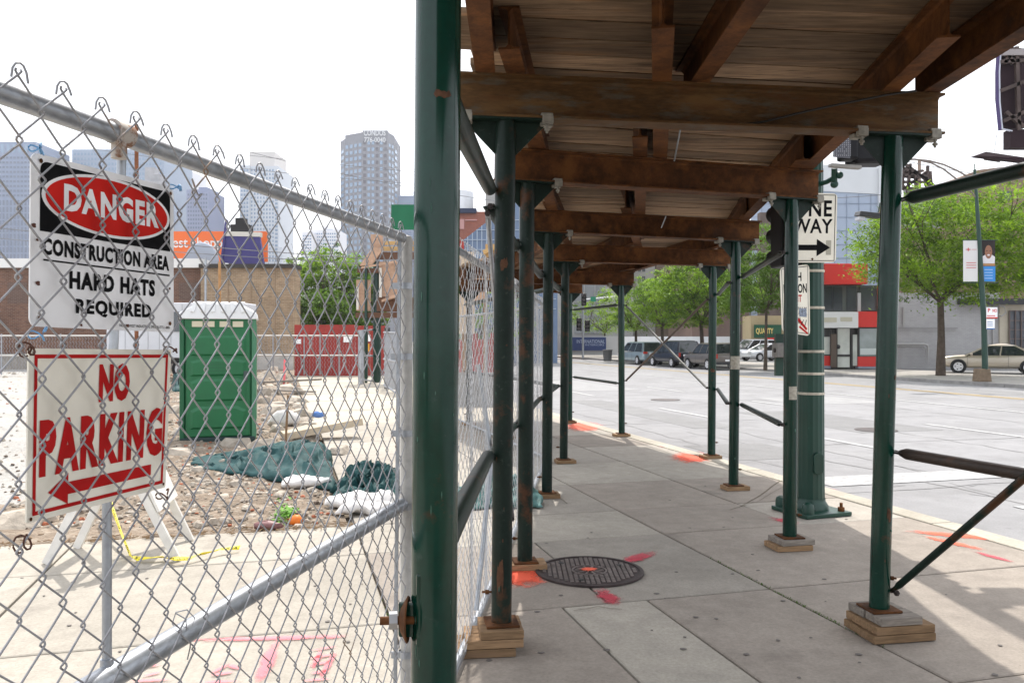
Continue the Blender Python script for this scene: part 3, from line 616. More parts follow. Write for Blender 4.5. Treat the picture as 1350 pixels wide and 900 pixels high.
for (l0, r0), (l1, r1) in zip(EDG[:-1], EDG[1:]):
    ln = ((l1[1] - l0[1]) + (r1[1] - r0[1])) / 2; k = max(1, round(ln / .245))
    for j in range(k):
        t0 = j / k; t1 = (j + 1) / k; gp = random.uniform(.008, .015) / ln * (1 if random.random() < .85 else 3)
        def pt(a, b, t): return V(a[0] + (b[0] - a[0]) * t, a[1] + (b[1] - a[1]) * t, 0)
        q = [pt(l0, l1, t0), pt(r0, r1, t0), pt(r0, r1, t1 - gp), pt(l0, l1, t1 - gp)]
        e0 = random.uniform(-.02, .05); e1 = random.uniform(-.02, .0)
        e0 = e0 if random.random() < .8 else -.07; q[0].x -= e0 + .02; q[3].x -= e0 + .02; q[1].x += e1; q[2].x += e1
        zj = random.uniform(0, .006)
        for p, tb in zip(q, (ZTL, ZTR, ZTR, ZTL)): p.z = interp(tb, p.y) + JH + .004 + zj
        m = MB(); m.prism(q, (0, 0, .042)); m.build('plank', PLANK, shed)
    q = [V(l0[0] + .09, l0[1], 0), V(r0[0] - .03, r0[1], 0), V(r1[0] - .03, r1[1], 0), V(l1[0] + .09, l1[1], 0)]
    for p, tb in zip(q, (ZTL, ZTR, ZTR, ZTL)): p.z = interp(tb, p.y) + JH + .054
    m = MB(); m.prism(q, (0, 0, .01)); m.build('gap_blocker', M('gap_blocker_black', (.012, .011, .010), .9), shed)  # unseen black sheet added over the planks so their gaps stay dark
# horizontal pipes, diagonals
def brace(a, b, r=.024, mat=GREENW, name='brace', flat=True):
    a = Vector(a); b = Vector(b); t = (b - a).normalized(); m = MB()
    m.tube([a + t * .02, a + t * .065, b - t * .065, b - t * .02], [r * .55, r, r, r * .55], 14); m.sm = 35
    m.bar(a - t * .02, a + t * .07, r * 2.1, .010); m.bar(b - t * .07, b + t * .02, r * 2.1, .010)
    o = m.build(name, mat, shed); m = MB()
    for p in (a, b): bolt(m, p - V(0, .03, 0), (0, -1, 0), .03, .008); m.tube([p - V(0, .03, 0), p + V(0, .03, 0)], .01, 8)
    m.build('bolt', DARK, o); return o
def CL(i, z): f = FRM[i]; t = z / f[2]; return V(f[0][0] + (f[1] - f[0][0]) * t, f[0][1], z)
def CR(i, z): f = FRM[i]; t = z / f[5]; return V(f[3][0] + (f[4] - f[3][0]) * t, f[3][1], z)
e = V(.075, 0, 0)
brace(CR(1, 2.36) + e, CR(0, 2.40), .036); brace(CR(1, .985) + e, CR(0, .99), .030, M('dark_rust_pipe', (0.035, 0.02, 0.013), .55, .1, noise=[(5, .3), (40, .2)], spots=[((.09, .035, .014), 5, .58, .68, .7)])); brace(CR(1, .235) + e * .9, CR(0, 2.33), .019)
brace(CR(6, 2.16) + e, CR(5, 2.16) - e * .8); brace(CR(6, .88) + e, CR(5, .875) - e * .8)
brace(CR(5, 2.16) + e, CR(4, .95) - e, .016, M('dull_grey_pipe', (.20, .20, .19), .6, .1, noise=[(6, .2)])); brace(CR(5, .92) + e, CR(4, 2.13) - e, .016, M('dull_brown_pipe', (.13, .10, .08), .6, .1, noise=[(6, .2)]))
brace(CR(4, 2.20) + e, CR(3, 2.20) - e, .024); brace(CR(3, 2.26) + e, CR(2, 2.26) - e, .024); brace(CR(4, .93) + e, CR(3, .92) - e); brace(CR(3, .905) + e, CR(2, .95) - e)
for i, j in ((0, 1), (1, 2), (2, 3), (3, 4), (4, 5), (5, 6)):
    h0, h1 = ((2.20, 2.37) if i == 0 else (2.28, 2.24))
    q0 = V(.0, .08, 0) if i == 0 else -e
    brace(CL(i, h0) + q0, CL(j, h1) - e, .034)
    brace(CL(i, 1.09 if i == 0 else .99) + q0, CL(j, 1.0) - e, .034 if i == 0 else .024)
brace(CL(1, 2.25) - e * 1.2 + V(0, .05, 0), CL(2, .35) - e * 1.2, .013, GALV)
# big coupling bolt on the nearest column
m = MB(); q = V(-.235, 1.88, 1.6 - 365 * 1.9 / F)
m.tube([q + V(.06, 0, 0), q + V(-.062, -.01, 0)], .0095, 12); m.sm = 30; cpl = m.build('coupling_stud', RUST, shed)
m = MB(); m.tube([q + V(-.042, -.008, 0), q + V(-.024, -.005, 0)], .020, 6); m.build('nut', M('bright_nut', (0.55, 0.56, 0.58), .35, .8), cpl)
m = MB(); m.lathe((0, 0, 0), [(.004, 0), (.028, .006), (.052, .020), (.050, .023), (.026, .010)], 20); mm = Matrix.Rotation(R(90), 3, 'Y'); m.v = [tuple(mm @ V(*p) * 1.0 + q + V(-.022, 0, 0)) for p in m.v]; m.build('cup_washer', RUST, cpl, smooth=40)
m = MB(); m.bar(q + V(.03, 0, -.055), q + V(.03, 0, .11), .05, .02, up=(1, 0, 0)); m.bar(q + V(.0, 0, -.04), q + V(.0, 0, .04), .012, .045, up=(1, 0, 0)); m.build('pipe_lug', GREEN, cpl, bevel=.006)
# stickers, chips and scrapes on the columns
def arc(mb, base, tx, zt, z0, z1, a0, a1, rag=True, n=7, r=.0532):
    for k in range(n):
        t0, t1 = a0 + (a1 - a0) * k / n, a0 + (a1 - a0) * (k + 1) / n; q = []; zc = (z0 + z1) / 2; hh = (z1 - z0) / 2
        if k == 0: ws_ = [0 if rag else 1] + [random.uniform(.45, 1.1) if rag else 1 for _ in range(n - 1)] + [0 if rag else 1]; wt_ = [0 if rag else 1] + [random.uniform(.45, 1.1) if rag else 1 for _ in range(n - 1)] + [0 if rag else 1]
        for z, t in ((zc - hh * ws_[k], t0), (zc - hh * ws_[k + 1], t1), (zc + hh * wt_[k + 1], t1), (zc + hh * wt_[k], t0)):
            x = base[0] + (tx - base[0]) * z / zt; q.append((x + r * math.sin(t), base[1] - r * math.cos(t), z))
        mb.add(q, [(0, 1, 2, 3)])
def patch(i, sgn, z0, z1, a0, a1, mat, name='chip'):
    f = FRM[i]; base, tx, zt = (f[0], f[1], f[2]) if sgn < 0 else (f[3], f[4], f[5]); m = MB(); arc(m, base, tx, zt, z0, z1, R(a0), R(a1), name == 'chip'); m.build(name, mat, shed)
PAPR = M('old_sticker', (.42, .39, .33), .8, noise=[(40, .3)]); CHIP = M('chip_rust', (.085, .040, .022), .7, noise=[(40, .4)]); SCR = M('scrape_green', (.05, .12, .09), .6, noise=[(60, .4)])
patch(3, 1, 1.28, 1.42, -70, 60, PAPR, 'sticker'); patch(2, 1, 1.14, 1.24, -30, 40, PAPR, 'sticker'); patch(4, 1, 1.16, 1.21, -40, 30, CHIP)
patch(0, -1, 2.135, 2.155, -5, 40, CHIP); patch(1, -1, .30, .47, -30, 10, CHIP); patch(1, -1, 1.95, 2.02, -25, 20, CHIP); patch(1, 1, .62, .70, 0, 30, CHIP)
for k in range(16):
    z = random.uniform(.6, 2.3); a = random.uniform(-60, 60); patch(0, -1, z, z + random.uniform(.006, .03), a, a + random.uniform(1.5, 5), SCR)
for k in range(26):
    i = random.choice((1, 1, 1, 2, 2, 3)); sg = random.choice((-1, 1)); z = random.uniform(.25, 2.4); a = random.uniform(-70, 60); patch(i, sg, z, z + random.uniform(.01, .035), a, a + random.uniform(4, 14), random.choice((CHIP, CHIP, SCR)))
# light conduit and a slack cable
m = MB(); m.tube([V(1.20, 5.9, 2.94), V(1.14, 6.0, 2.60 + .02), V(1.14, 6.0, 2.62)], .005, 6)
m = MB(); a = P(898, 165, 5.4); b = P(889, 212, 5.9); m.tube([a, b], .006, 8); m.build('conduit', GALV, shed)
a = P(935, 332, 8.2) ; m = MB(); m.tube([P(878, 285, 8.0), P(872, 300, 8.2)], .006, 8); m.build('conduit', GALV, shed)
m = MB(); yb = 4.515; pts = []
for px, py in ((960, 164), (985, 164), (1010, 160), (1050, 150), (1090, 141), (1130, 133), (1170, 125), (1208, 120)): pts.append(P(px, py, 4.40))
m.tube(pts, .006, 8); m.sm = 60; m.build('cable', BLACK, shed)

# timber under the columns: every stack a thing, every board a part
lab = {(0, -1): 'stack of three timbers under the nearest left column', (0, 1): 'stack of three timbers under the corner column right of the camera',
       (1, -1): 'three layer timber stack under the left column just behind the big pole', (1, 1): 'big three layer timber stack under the nearest right column',
       (2, -1): 'orange brown timber block beside the manhole cover', (2, 1): 'two layer timber pad under the second right column before the green signal pole',
       (3, -1): 'single timber pad under the third left column', (3, 1): 'single timber pad under the third right column',
       (4, -1): 'single timber pad under the fourth left column', (4, 1): 'single timber pad by the kerb under the fourth right column',
       (5, -1): 'timber pad under the fifth left column behind the fence', (5, 1): 'timber pad under the column at the bend beside the road', (6, -1): 'timber pad under the farthest left column', (6, 1): 'timber pad under the farthest right column'}
for (i, sg), (base, n_, zb) in stackn.items():
    t = thing('timber_pad', lab[i, sg], 'timber pad', (base[0], base[1], 0), R(10) if sg == 1 else R(7), 'timber pads under the shed columns')
    th = zb / n_
    for k in range(n_):
        m = MB(); w_ = {3: (.32, .30), 2: (.29, .22), 1: (.26, .18)}[n_]
        if (i, sg) == (1, -1): dx = (-.085, -.05, -.005)[k]; L_ = (.30, .29, .22)[k]; W_ = .24
        elif (i, sg) == (1, 1): dx = (.06, .06, .03)[k]; L_ = (.36, .34, .24)[k]; W_ = .30
        else: dx = random.uniform(-.02, .02); L_ = w_[0] - .02 * k; W_ = w_[1]
        if n_ == 3:
            for yy in (-W_ / 4, W_ / 4): m = MB(); m.box((dx + random.uniform(-.006, .006), yy, th * (k + .5)), (L_, W_ / 2 - .004, th - .003)); m.build('timber', WOODG if (k == n_ - 1 and sg == 1) else WOOD, t, world=False, bevel=.004)
        else:
            m.box((dx, 0, th * (k + .5)), (L_, W_, th - .002), R(random.uniform(-3, 3))); m.build('timber', WOODG if (i, sg, k) == (2, 1, 1) else WOOD, t, world=False, bevel=.004)

# ================================================================== FENCES
def sweep(paths, nrm, r, sides):
    """paths (P,N,3) -> tube verts and quad faces"""
    Pn, N, _ = paths.shape; t = np.empty_like(paths); t[:, 1:-1] = paths[:, 2:] - paths[:, :-2]; t[:, 0] = paths[:, 1] - paths[:, 0]; t[:, -1] = paths[:, -1] - paths[:, -2]
    t /= np.linalg.norm(t, axis=2, keepdims=True) + 1e-12
    n_ = np.broadcast_to(nrm, paths.shape); a = np.cross(t, n_); a /= np.linalg.norm(a, axis=2, keepdims=True) + 1e-12; b = np.cross(a, t)
    ang = 2 * np.pi * np.arange(sides) / sides
    v = paths[:, :, None, :] + r * (np.cos(ang)[None, None, :, None] * a[:, :, None, :] + np.sin(ang)[None, None, :, None] * b[:, :, None, :])
    idx = np.arange(Pn * N * sides).reshape(Pn, N, sides)
    q = np.stack([idx[:, :-1, :], np.roll(idx, -1, 2)[:, :-1, :], np.roll(idx, -1, 2)[:, 1:, :], idx[:, 1:, :]], -1).reshape(-1, 4)
    return v.reshape(-1, 3), q
def chain(parent, o, d, length, z0, z1, mat, r=.0019, sides=5, W=.079, H=.09, knuckle=True, fine=True, wob=.0, seed=1):
    o = np.array(o, float); d = np.array([d[0], d[1], 0.]); d /= np.linalg.norm(d); nrm = np.array([d[1], -d[0], 0.])
    if nrm @ (-o) < 0: nrm = -nrm                                    # towards the camera side
    rng = np.random.RandomState(seed); nw = int(length / (W / 2)); nh = int((z1 - z0) / (H / 2)); A = W / 4 + .0042
    ts = np.array([0, .06, .19, .5, .81, .94]) if fine else np.array([0, .12, .88]); K = len(ts)
    if fine: xs = np.array([-1, -.95, -.68, .0, .68, .95]); ys = np.array([0, .75, 1, 1, 1, .75])
    else: xs = np.array([-1, -.80, .80]); ys = np.array([0, 1, 1])
    P_ = np.zeros((nw, nh * K + 1, 3))
    j = np.repeat(np.arange(nh), K); tt = np.tile(ts, nh); xx = np.tile(xs, nh); yy = np.tile(ys, nh)
    for k in range(nw):
        sg = np.where((j + k) % 2 == 0, 1, -1)
        x = k * W / 2 + sg * -1 * xx * A + rng.normal(0, .0009) ; dep = yy * sg * .0026
        z = z1 - (j + tt) * H / 2
        x = np.append(x, k * W / 2 + (1 if (nh + k) % 2 == 0 else -1) * A); dep = np.append(dep, 0); z = np.append(z, z1 - nh * H / 2)
        if wob:
            dep = dep + wob * np.sin(x * 5 + z * 3.1 + seed) * np.clip((z - 1.2), 0, 2) + wob * .5 * np.sin(x * 11 + 2)
            z = z + wob * .6 * np.sin(x * 4.1)
        jx = .0016 * np.sin(z * 23 + k * 1.7)
        P_[k] = o + np.outer(x + jx, d) + np.outer(dep, nrm) + np.outer(z, [0, 0, 1])
    v, q = sweep(P_, nrm, r, sides)
    if knuckle:
        hooks = []
        for k in range(0, nw - 1, 1):
            if k % 2: continue
            xk = k * W / 2 + W / 4 if True else 0
            sg = 1; a = rng.uniform(-.4, .5); h = rng.uniform(.004, .014)
            pts = [(-.009, 0, -.012), (-.008, .001, .0), (-.004, .002, .007), (.001, .004, .009), (.005, .006, .006), (.007 + a * .004, .009, -.003), (.008 + a * .010, .011, -.004 - h)]
            hooks.append([o + d * (xk + p[0]) + nrm * (p[1] - .004) + np.array([0, 0, z1 + p[2] + (0)]) for p in pts])
        v2, q2 = sweep(np.array(hooks), nrm, r, sides); q = np.vstack([q, q2 + len(v)]); v = np.vstack([v, v2])
    return wraw('chain_mesh', v, q, mat, parent, smooth=True, kind='stuff')
FA = V(-.351 - .2055 * (2.65 - .30), .30, 0); FBp = V(-.351, 2.65, 0); FU = (FBp - FA).normalized(); FN = V(FU.y, -FU.x, 0)   # FN to the camera side
def FP(px, py, off=0.0):
    """pixel -> point on the front fence plane shifted off towards the camera"""
    o = FBp + FN * off; c = V((px - 675) / F, 1, (HY - py) / F); t = (o - V(0, 0, 0)).xy.dot(FN.xy) / c.xy.dot(FN.xy); return V(c.x * t, t, HC + c.z * t)
fence = thing('chain_link_fence', 'galvanised chain link fence panel in front carrying two signs', 'fence', (FBp.x, FBp.y, 0))
L1 = (FBp - FA).length
chain(fence, FA + FN * .026, FU, L1 - .02, .03, 1.953, WIRE, r=.0016, sides=6, seed=4)
ZR = 1.6 + 134 * 2.65 / F; ZM = 1.6 - 218 * 2.65 / F
m = MB(); m.tube([V(FA.x, FA.y, ZR), V(FBp.x, FBp.y, ZR)], .0158, 20); m.sm = 40; m.build('top_rail', GALV, fence)
m = MB(); m.tube([V(FA.x, FA.y, ZM), V(FBp.x, FBp.y, ZM)], .0205, 20); m.sm = 40; m.build('brace_rail', GALV, fence)
m = MB(); m.tube([V(FBp.x + .012, FBp.y + .02, .0), V(FBp.x + .012, FBp.y + .02, ZR - .005)], .019, 20); m.lathe((FBp.x + .012, FBp.y + .02, ZR - .006), [(.021, -.02), (.021, 0), (.015, .012), (.001, .016)], 16); m.sm = 40; pst = m.build('post', POSTM, fence)
m = MB(); m.bar(P(527, 318, 2.62), P(521, 905, 2.58), .010, .018, up=(0, 1, 0)); m.build('tension_bar', GALV, fence)
for py in (377, 470, 571, 667, 862, 960):
    m = MB(); c = V(FBp.x + .010, FBp.y + .018, 1.6 - (py - 447) * 2.66 / F); m.lathe(c, [(.022, -.010), (.0235, -.010), (.0235, .010), (.022, .010)], 20); m.bar(c + V(-.045, -.012, 0), c + V(-.012, -.012, 0), .008, .02, up=(0, 0, 1)); m.build('band', GALV, fence, smooth=40)
m = MB(); pA = FP(162, 168, -.012); pB = FP(157, 300, -.012); pC = FP(141, 640, -.012); pD = FP(141, 893, -.004)
m.tube([pA, pB, pC, pD], .0072, 14); m.tube([pD - V(0, 0, -.03), pD - V(0, 0, .012)], .010, 12); m.sm = 60; m.build('stay_tube', GALV, fence)
m = MB(); c = FP(157, 176, .0); m.tube([c - FU * .018, c + FU * .020], .0195, 16); m.tube([c + V(0, 0, -.012), c + V(0, 0, -.04)], .012, 12); m.sm = 40
m.build('rail_sleeve', M('rusty_sleeve', (0.50, 0.46, 0.42), .7, .2, spots=[((0.25, .11, .05), 40, .5, .6, .9)]), fence)
# tie wires: mid rail, frayed end
for px, py in ((232, 822), (395, 742)):
    m = MB(); c = FP(px, py); pts = [c + FU * (.004 * k) + V(0, 0, .019 * math.cos(k * 1.1)) + FN * .019 * math.sin(k * 1.1) for k in range(9)]; pts += [pts[-1] + V(.004, -.02, -.03), pts[-1] + V(.0, -.022, -.05)]; m.tube(pts, .0013, 6); m.build('tie_wire', WIRE, fence)
m = MB(); c = FP(262, 258, .03); m.tube([c + V(-.012, 0, .03), c + V(-.004, 0, .006), c, c + V(.006, 0, .004), c + V(-.002, 0, -.006), c + V(-.008, 0, -.018)], .0018, 6); m.build('tie_wire', WIRE, fence)

# ---- danger sign
def sign_thing(name, label, corners, off, group=None):
    bl, br, tr, tl = [FP(px, py, off) for px, py in corners]; c = (bl + br) / 2
    t = thing(name, label, 'sign', (c.x, c.y, c.z), 0, group); return t, Face(bl, br, tr, tl)
t, fc = sign_thing('danger_sign', 'white metal sign reading DANGER CONSTRUCTION AREA HARD HATS REQUIRED wired to the front fence', [(39, 430), (229, 438), (229, 248), (41, 200)], .012)
m = MB(); fc.slab(m, .002, .05); m.build('plate', SWHITE, t)
m = MB(); r_ = .055; pts = []
for cu, cv, a0 in ((.965 - .04, .962 - .05, 0), (.05 + .04, .962 - .05, 90)):
    for k in range(5): a = R(a0 + k * 22.5); pts.append((cu + .04 * math.cos(a), cv + .05 * math.sin(a)))
fc.poly(m, [(.05, .555), (.965, .555)] + pts, .0006); m.build('black_panel', SBLACK, t)
m = MB(); fc.ell(m, .508, .772, .452, .190, .0010, 56); m.build('oval_outline', SWHITE, t)
m = MB(); fc.ell(m, .508, .772, .430, .172, .0014, 56); m.build('red_oval', SRED, t)
m = MB(); fc.text(m, 'DANGER', .185, .698, .862, .862, .046, .0018, 1.14); m.build('lettering', SWHITE, t)
m = MB(); fc.text(m, 'CONSTRUCTION AREA', .065, .42, .955, .52, .046, .0010, 1.14); m.build('lettering', SBLACK, t)
m = MB(); fc.rect(m, .07, .385, .96, .395, .0010); m.build('underline', SBLACK, t)
m = MB(); fc.text(m, 'HARD HATS', .225, .235, .835, .345, .046, .0010, 1.16); m.build('lettering', SBLACK, t)
m = MB(); fc.text(m, 'REQUIRED', .265, .075, .805, .180, .046, .0010, 1.16); m.build('lettering', SBLACK, t)
m = MB(); fc.text(m, 'NORTHWEST INDUSTRIAL SPECIALISTS 1-800-', .56, .022, .965, .040, .01, .0010); m.build('lettering', SBLACK, t)
m = MB(); [fc.ell(m, u, v, .010, .014, .0020, 12) for u, v in ((.05, .05), (.96, .06), (.05, .96), (.965, .955))]; m.each('hole', RUST, t)
m = MB()
for u, v, s_ in ((.04, .25, .02), (.035, .5, .012), (.3, .02, .012), (.62, .03, .016), (.96, .3, .012), (.015, .58, .02)): fc.poly(m, [(u + s_ * (.5 + .5 * math.sin(k * 2.3)) * math.cos(k * .9), v + s_ * .7 * math.sin(k * .9)) for k in range(7)], .0012)
m.each('rust_spot', M('rust_spot', (0.12, .05, .035), .8), t)
# ---- no parking sign
t, fc = sign_thing('no_parking_sign', 'cream sign with red NO PARKING lettering and left arrow hanging below the danger sign', [(35, 690), (218, 642), (226, 461), (38, 459)], .010)
m = MB(); fc.slab(m, .0025, .012); m.build('plate', SCREAM, t)
m = MB(); fc.frame(m, .03, .035, .0055, .0007); m.build('border', LRED, t)
m = MB(); fc.text(m, 'NO', .435, .655, .660, .905, .06, .0010, 1.1); m.build('lettering', LRED, t)
m = MB(); fc.text(m, 'PARKING', .065, .245, .945, .585, .055, .0010, 1.20, .0); m.build('lettering', LRED, t)
m = MB(); fc.poly(m, [(.24, .115), (.86, .115), (.86, .190), (.24, .190)], .0010); fc.poly(m, [(.12, .150), (.245, .055), (.245, .245)], .0010); m.build('arrow', LRED, t)
m = MB(); [fc.ell(m, u, v, .008, .011, .0015, 10) for u, v in ((.025, .975), (.975, .975), (.02, .02), (.975, .03))]; m.each('bolt_hole', RUST, t)
# ties that hold the signs
BLT = M('blue_tie', (0.18, 0.42, 0.72), .4); RWT = M('rust_wire', (0.10, 0.045, 0.03), .7)
def squig(px, py, mat, n=3, r=.0012, sz=.016, dn=0, label=''):
    c = FP(px, py, .022); m = MB(); pts = []
    for k in range(n * 9): a = k * .7; pts.append(c + FU * (sz * .34 * (math.cos(a) + .5 * math.sin(a * .37 + px)) * (1 + .3 * math.sin(k * .31))) + V(0, 0, sz * .36 * (math.sin(a) + .45 * math.cos(a * .43 + py)) - dn * k / (n * 9)) + FN * (.012 * math.sin(a * .5)))
    m.tube(pts, r, 6); m.sm = 60; o = m.build('wire_tie', mat); return tag(o, label, 'wire tie')
squig(49, 196, BLT, 3, label='blue plastic tie at the top left corner of the danger sign'); squig(232, 247, BLT, 3, sz=.012, label='blue plastic tie at the top right corner of the danger sign')
squig(52, 440, BLT, 2, sz=.02, label='pale blue wire under the bottom left corner of the danger sign'); squig(36, 462, RWT, 2, .0015, .022, label='rusty wire at the top left corner of the no parking sign')
squig(226, 462, RWT, 2, .0014, .014, label='rusty wire at the top right corner of the no parking sign'); squig(30, 706, RWT, 2, .0014, .024, .02, label='rusty wire dangling at the bottom left corner of the no parking sign')
squig(216, 648, RWT, 2, .0014, .016, .01, label='rusty wire at the bottom right corner of the no parking sign')

# ---- long fence beside the left columns
F2A = V(-.362, 2.92, 0); F2B = V(.46, 10.9, 0); F2C = V(-1.35, 17.2, 0)
fence2 = thing('chain_link_fence', 'long bright chain link fence running beside the left row of shed columns', 'fence', (F2A.x, F2A.y, 0))
d2 = (F2B - F2A).normalized()
chain(fence2, F2A + d2 * .2, d2, 3.1, .02, 2.08, WIREF, r=.0017, sides=4, wob=.02, seed=7)
chain(fence2, F2A + d2 * 3.3, d2, (F2B - F2A).length - 3.3, .02, 2.08, WIREF, r=.0018, sides=3, fine=False, wob=.02, seed=8)
d3 = (F2C - F2B).normalized(); chain(fence2, F2B, d3, (F2C - F2B).length, .02, 2.05, WIREF, r=.0018, sides=3, fine=False, seed=9)
SD = V(-d2.y, d2.x, 0) * .012
for z_, r_ in ((.045, .021), (2.03, .018)):
    m = MB(); m.tube([F2A + d2 * .28 + SD + V(0, 0, z_), F2B + SD + V(0, 0, z_)], r_, 14); m.tube([F2B + SD + V(0, 0, z_), F2C + SD + V(0, 0, z_)], r_, 14); m.sm = 40; m.each('rail', GALV, fence2)
for y_ in (0, 2.9, 5.6, 8.2):
    m = MB(); c = F2A + d2 * y_ + SD; m.tube([c, c + V(0, 0, 2.06 if y_ else 1.88)], .019 if y_ else .021, 16); m.sm = 40; m.build('post', POSTM if y_ else M('white_post', (0.62, .60, .56), .6, .1, noise=[(5, .12)]), fence2)
for k in (3.2, 6.3):
    m = MB(); c = F2B + d3 * k + SD; m.tube([c, c + V(0, 0, 2.06)], .019, 12); m.build('post', POSTM, fence2)
m = MB(); m.tube([V(-.20, 4.9, 1.45), V(-.12, 4.9, .9), V(-.16, 4.8, .5), V(-.2, 4.6, .1)], .014, 10); m.sm = 60; m.build('prop_pipe', GALV, fence2)

# ================================================================== SIGNAL POLE AT THE KERB
pc = G(1069, 675); pole = thing('signal_pole', 'thick dark green tapered signal pole bolted to the sidewalk near the kerb', 'signal pole', (pc.x, pc.y, 0))
GP = M('pole_green_paint', (0.004, 0.040, 0.026), .38, noise=[(3, .12), (30, .08)], spots=[((.05, .12, .1), 12, .68, .74, .5)], bump=(50, .1, .002), spec=.5)
m = MB(); n_ = 16; prof = [(.125, .05), (.122, .3), (.115, 2.0), (.108, 3.4), (.095, 5.6)]
vs = []
for r_, z in prof:
    for k in range(n_ * 2): a = 2 * math.pi * k / (n_ * 2); q = r_ * (1 if k % 2 else .965); vs.append((q * math.cos(a), q * math.sin(a), z))
m.add(vs, [(i * 32 + k, i * 32 + (k + 1) % 32, (i + 1) * 32 + (k + 1) % 32, (i + 1) * 32 + k) for i in range(4) for k in range(32)]); m.lathe((0, 0, 0), [(.095, 5.6), (.05, 5.68), (.001, 5.7)], 24)
shaft = m.build('shaft', GP, pole, world=False)
m = MB(); m.box((0, 0, .018), (.50, .50, .036), R(20)); m.build('base_flange', GP, pole, world=False, bevel=.006)
m = MB(); m.lathe((0, 0, 0), [(.155, .036), (.155, .07), (.13, .11), (.127, .14)], 28); m.build('base_collar', GP, pole, world=False, smooth=40)
for a in (65, 155, 245, 335):
    m = MB(); c = V(.29 * math.cos(R(a)), .29 * math.sin(R(a)), 0) * .9
    m.lathe(c, [(.055, .036), (.055, .09), (.045, .12), (.02, .135), (.001, .138)] if a in (245, 155) else [(.03, .036), (.03, .07), (.014, .07), (.014, .11), (.001, .11)], 14); m.build('anchor_bolt', GP if a in (245, 155) else RUST, pole, world=False, smooth=40)
m = MB(); m.v = []; pts = [(.045 * math.cos(t_ * math.pi / 8), -.145, .47 + (.06 if math.sin(t_ * math.pi / 8) > 0 else -.06) + .04 * math.sin(t_ * math.pi / 8)) for t_ in range(16)]
m.prism([V(x + .02, y + .0, z) for x, y, z in pts], (0, .05, 0)); m.build('hand_hole_cover', GP, pole, world=False, bevel=.004)
TAPE = M('pale_strap', (0.50, 0.46, 0.38), .7, noise=[(20, .3)])
for py in (358, 406, 463, 492, 518):
    z = 1.6 + (447 - py) * pc.y / F; m = MB(); r_ = .121; m.lathe((0, 0, z), [(r_ - .004, -.012), (r_, -.010), (r_, .010), (r_ - .004, .012)], 28); m.build('strap', TAPE, pole, world=False, smooth=40)
def board3(name, label, corners, d, r=.08, mat=SWHITE, th=.003, cat='sign', group=None):
    bl, br, tr, tl = [P(px, py, dd) for (px, py), dd in zip(corners, d)]; c = (bl + br) / 2
    t = thing(name, label, cat, (c.x, c.y, c.z), 0, group); f = Face(bl, br, tr, tl); m = MB(); f.slab(m, th, r); m.build('plate', mat, t); return t, f
t, fc = board3('one_way_sign', 'white ONE WAY sign with black arrow on the green signal pole', [(1034, 346), (1102, 346), (1104, 255), (1036, 254)], (7.50,) * 4, .06, SCREAM)
m = MB(); fc.frame(m, .03, .022, .006, .001); m.build('border', SBLACK, t)
m = MB(); fc.text(m, 'ONE', .14, .66, .90, .90, .024, .0015, 1.1); m.build('lettering', SBLACK, t)
m = MB(); fc.text(m, 'WAY', .14, .42, .92, .63, .020, .0015, 1.05); m.build('lettering', SBLACK, t)
m = MB(); fc.rect(m, .80, .11, .90, .32, .0012); m.build('patch', M('grey_patch', (.42, .40, .33), .6), t)
m = MB(); fc.rect(m, .1, .175, .66, .255, .0015); fc.poly(m, [(.62, .09), (.88, .215), (.62, .34)], .0018); m.build('arrow', SBLACK, t)
m = MB(); fc.ell(m, .54, .05, .022, .017, .002, 12); m.each('bolt_hole', RUST, t)
t, fc = board3('push_button_sign', 'white PUSH BUTTON WAIT FOR WALK SIGNAL sign covered in scribbles on the signal pole', [(1031, 437), (1068, 443), (1067, 348), (1028, 353)], (7.45, 7.56, 7.56, 7.45), .07, SCREAM)
m = MB(); fc.frame(m, .05, .022, .005, .001); m.build('border', SBLACK, t)
for s_, u0, v0, u1, v1, mt in (('PUSH', .2, .77, .72, .90, SBLACK), ('BUTTON', .10, .60, .90, .735, SBLACK), ('WAIT', .25, .47, .72, .575, LRED), ('FOR WALK', .10, .29, .90, .40, SBLACK), ('SIGNAL', .2, .16, .70, .25, SBLACK)):
    m = MB(); fc.text(m, s_, u0, v0, u1, v1, .03, .0014); m.build('lettering', mt, t)
m = MB(); fc.rect(m, .10, .42, .26, .56, .0018); m.build('sticker', M('blue_sticker', (.22, .36, .50), .5, noise=[(60, .5)]), t)
m = MB(); fc.rect(m, .62, .26, .88, .38, .0019); m.build('sticker', M('grey_sticker', (.22, .26, .33), .5, noise=[(60, .6)]), t)
m = MB(); fc.poly(m, [(.55, .20), (.60, .24), (.9, .10), (.86, .07)], .0018); fc.poly(m, [(.60, .10), (.63, .13), (.93, .04), (.9, .02)], .0018); m.build('scribble', LRED, t)
m = MB()
for k in range(7): fc.poly(m, [(.5 + .05 * k, .13 + .03 * (k % 3)), (.52 + .05 * k, .13 + .03 * (k % 3)), (.58 + .05 * k, .22 - .03 * (k % 2)), (.56 + .05 * k, .22 - .03 * (k % 2))], .002)
m.build('scribble', SBLACK, t)
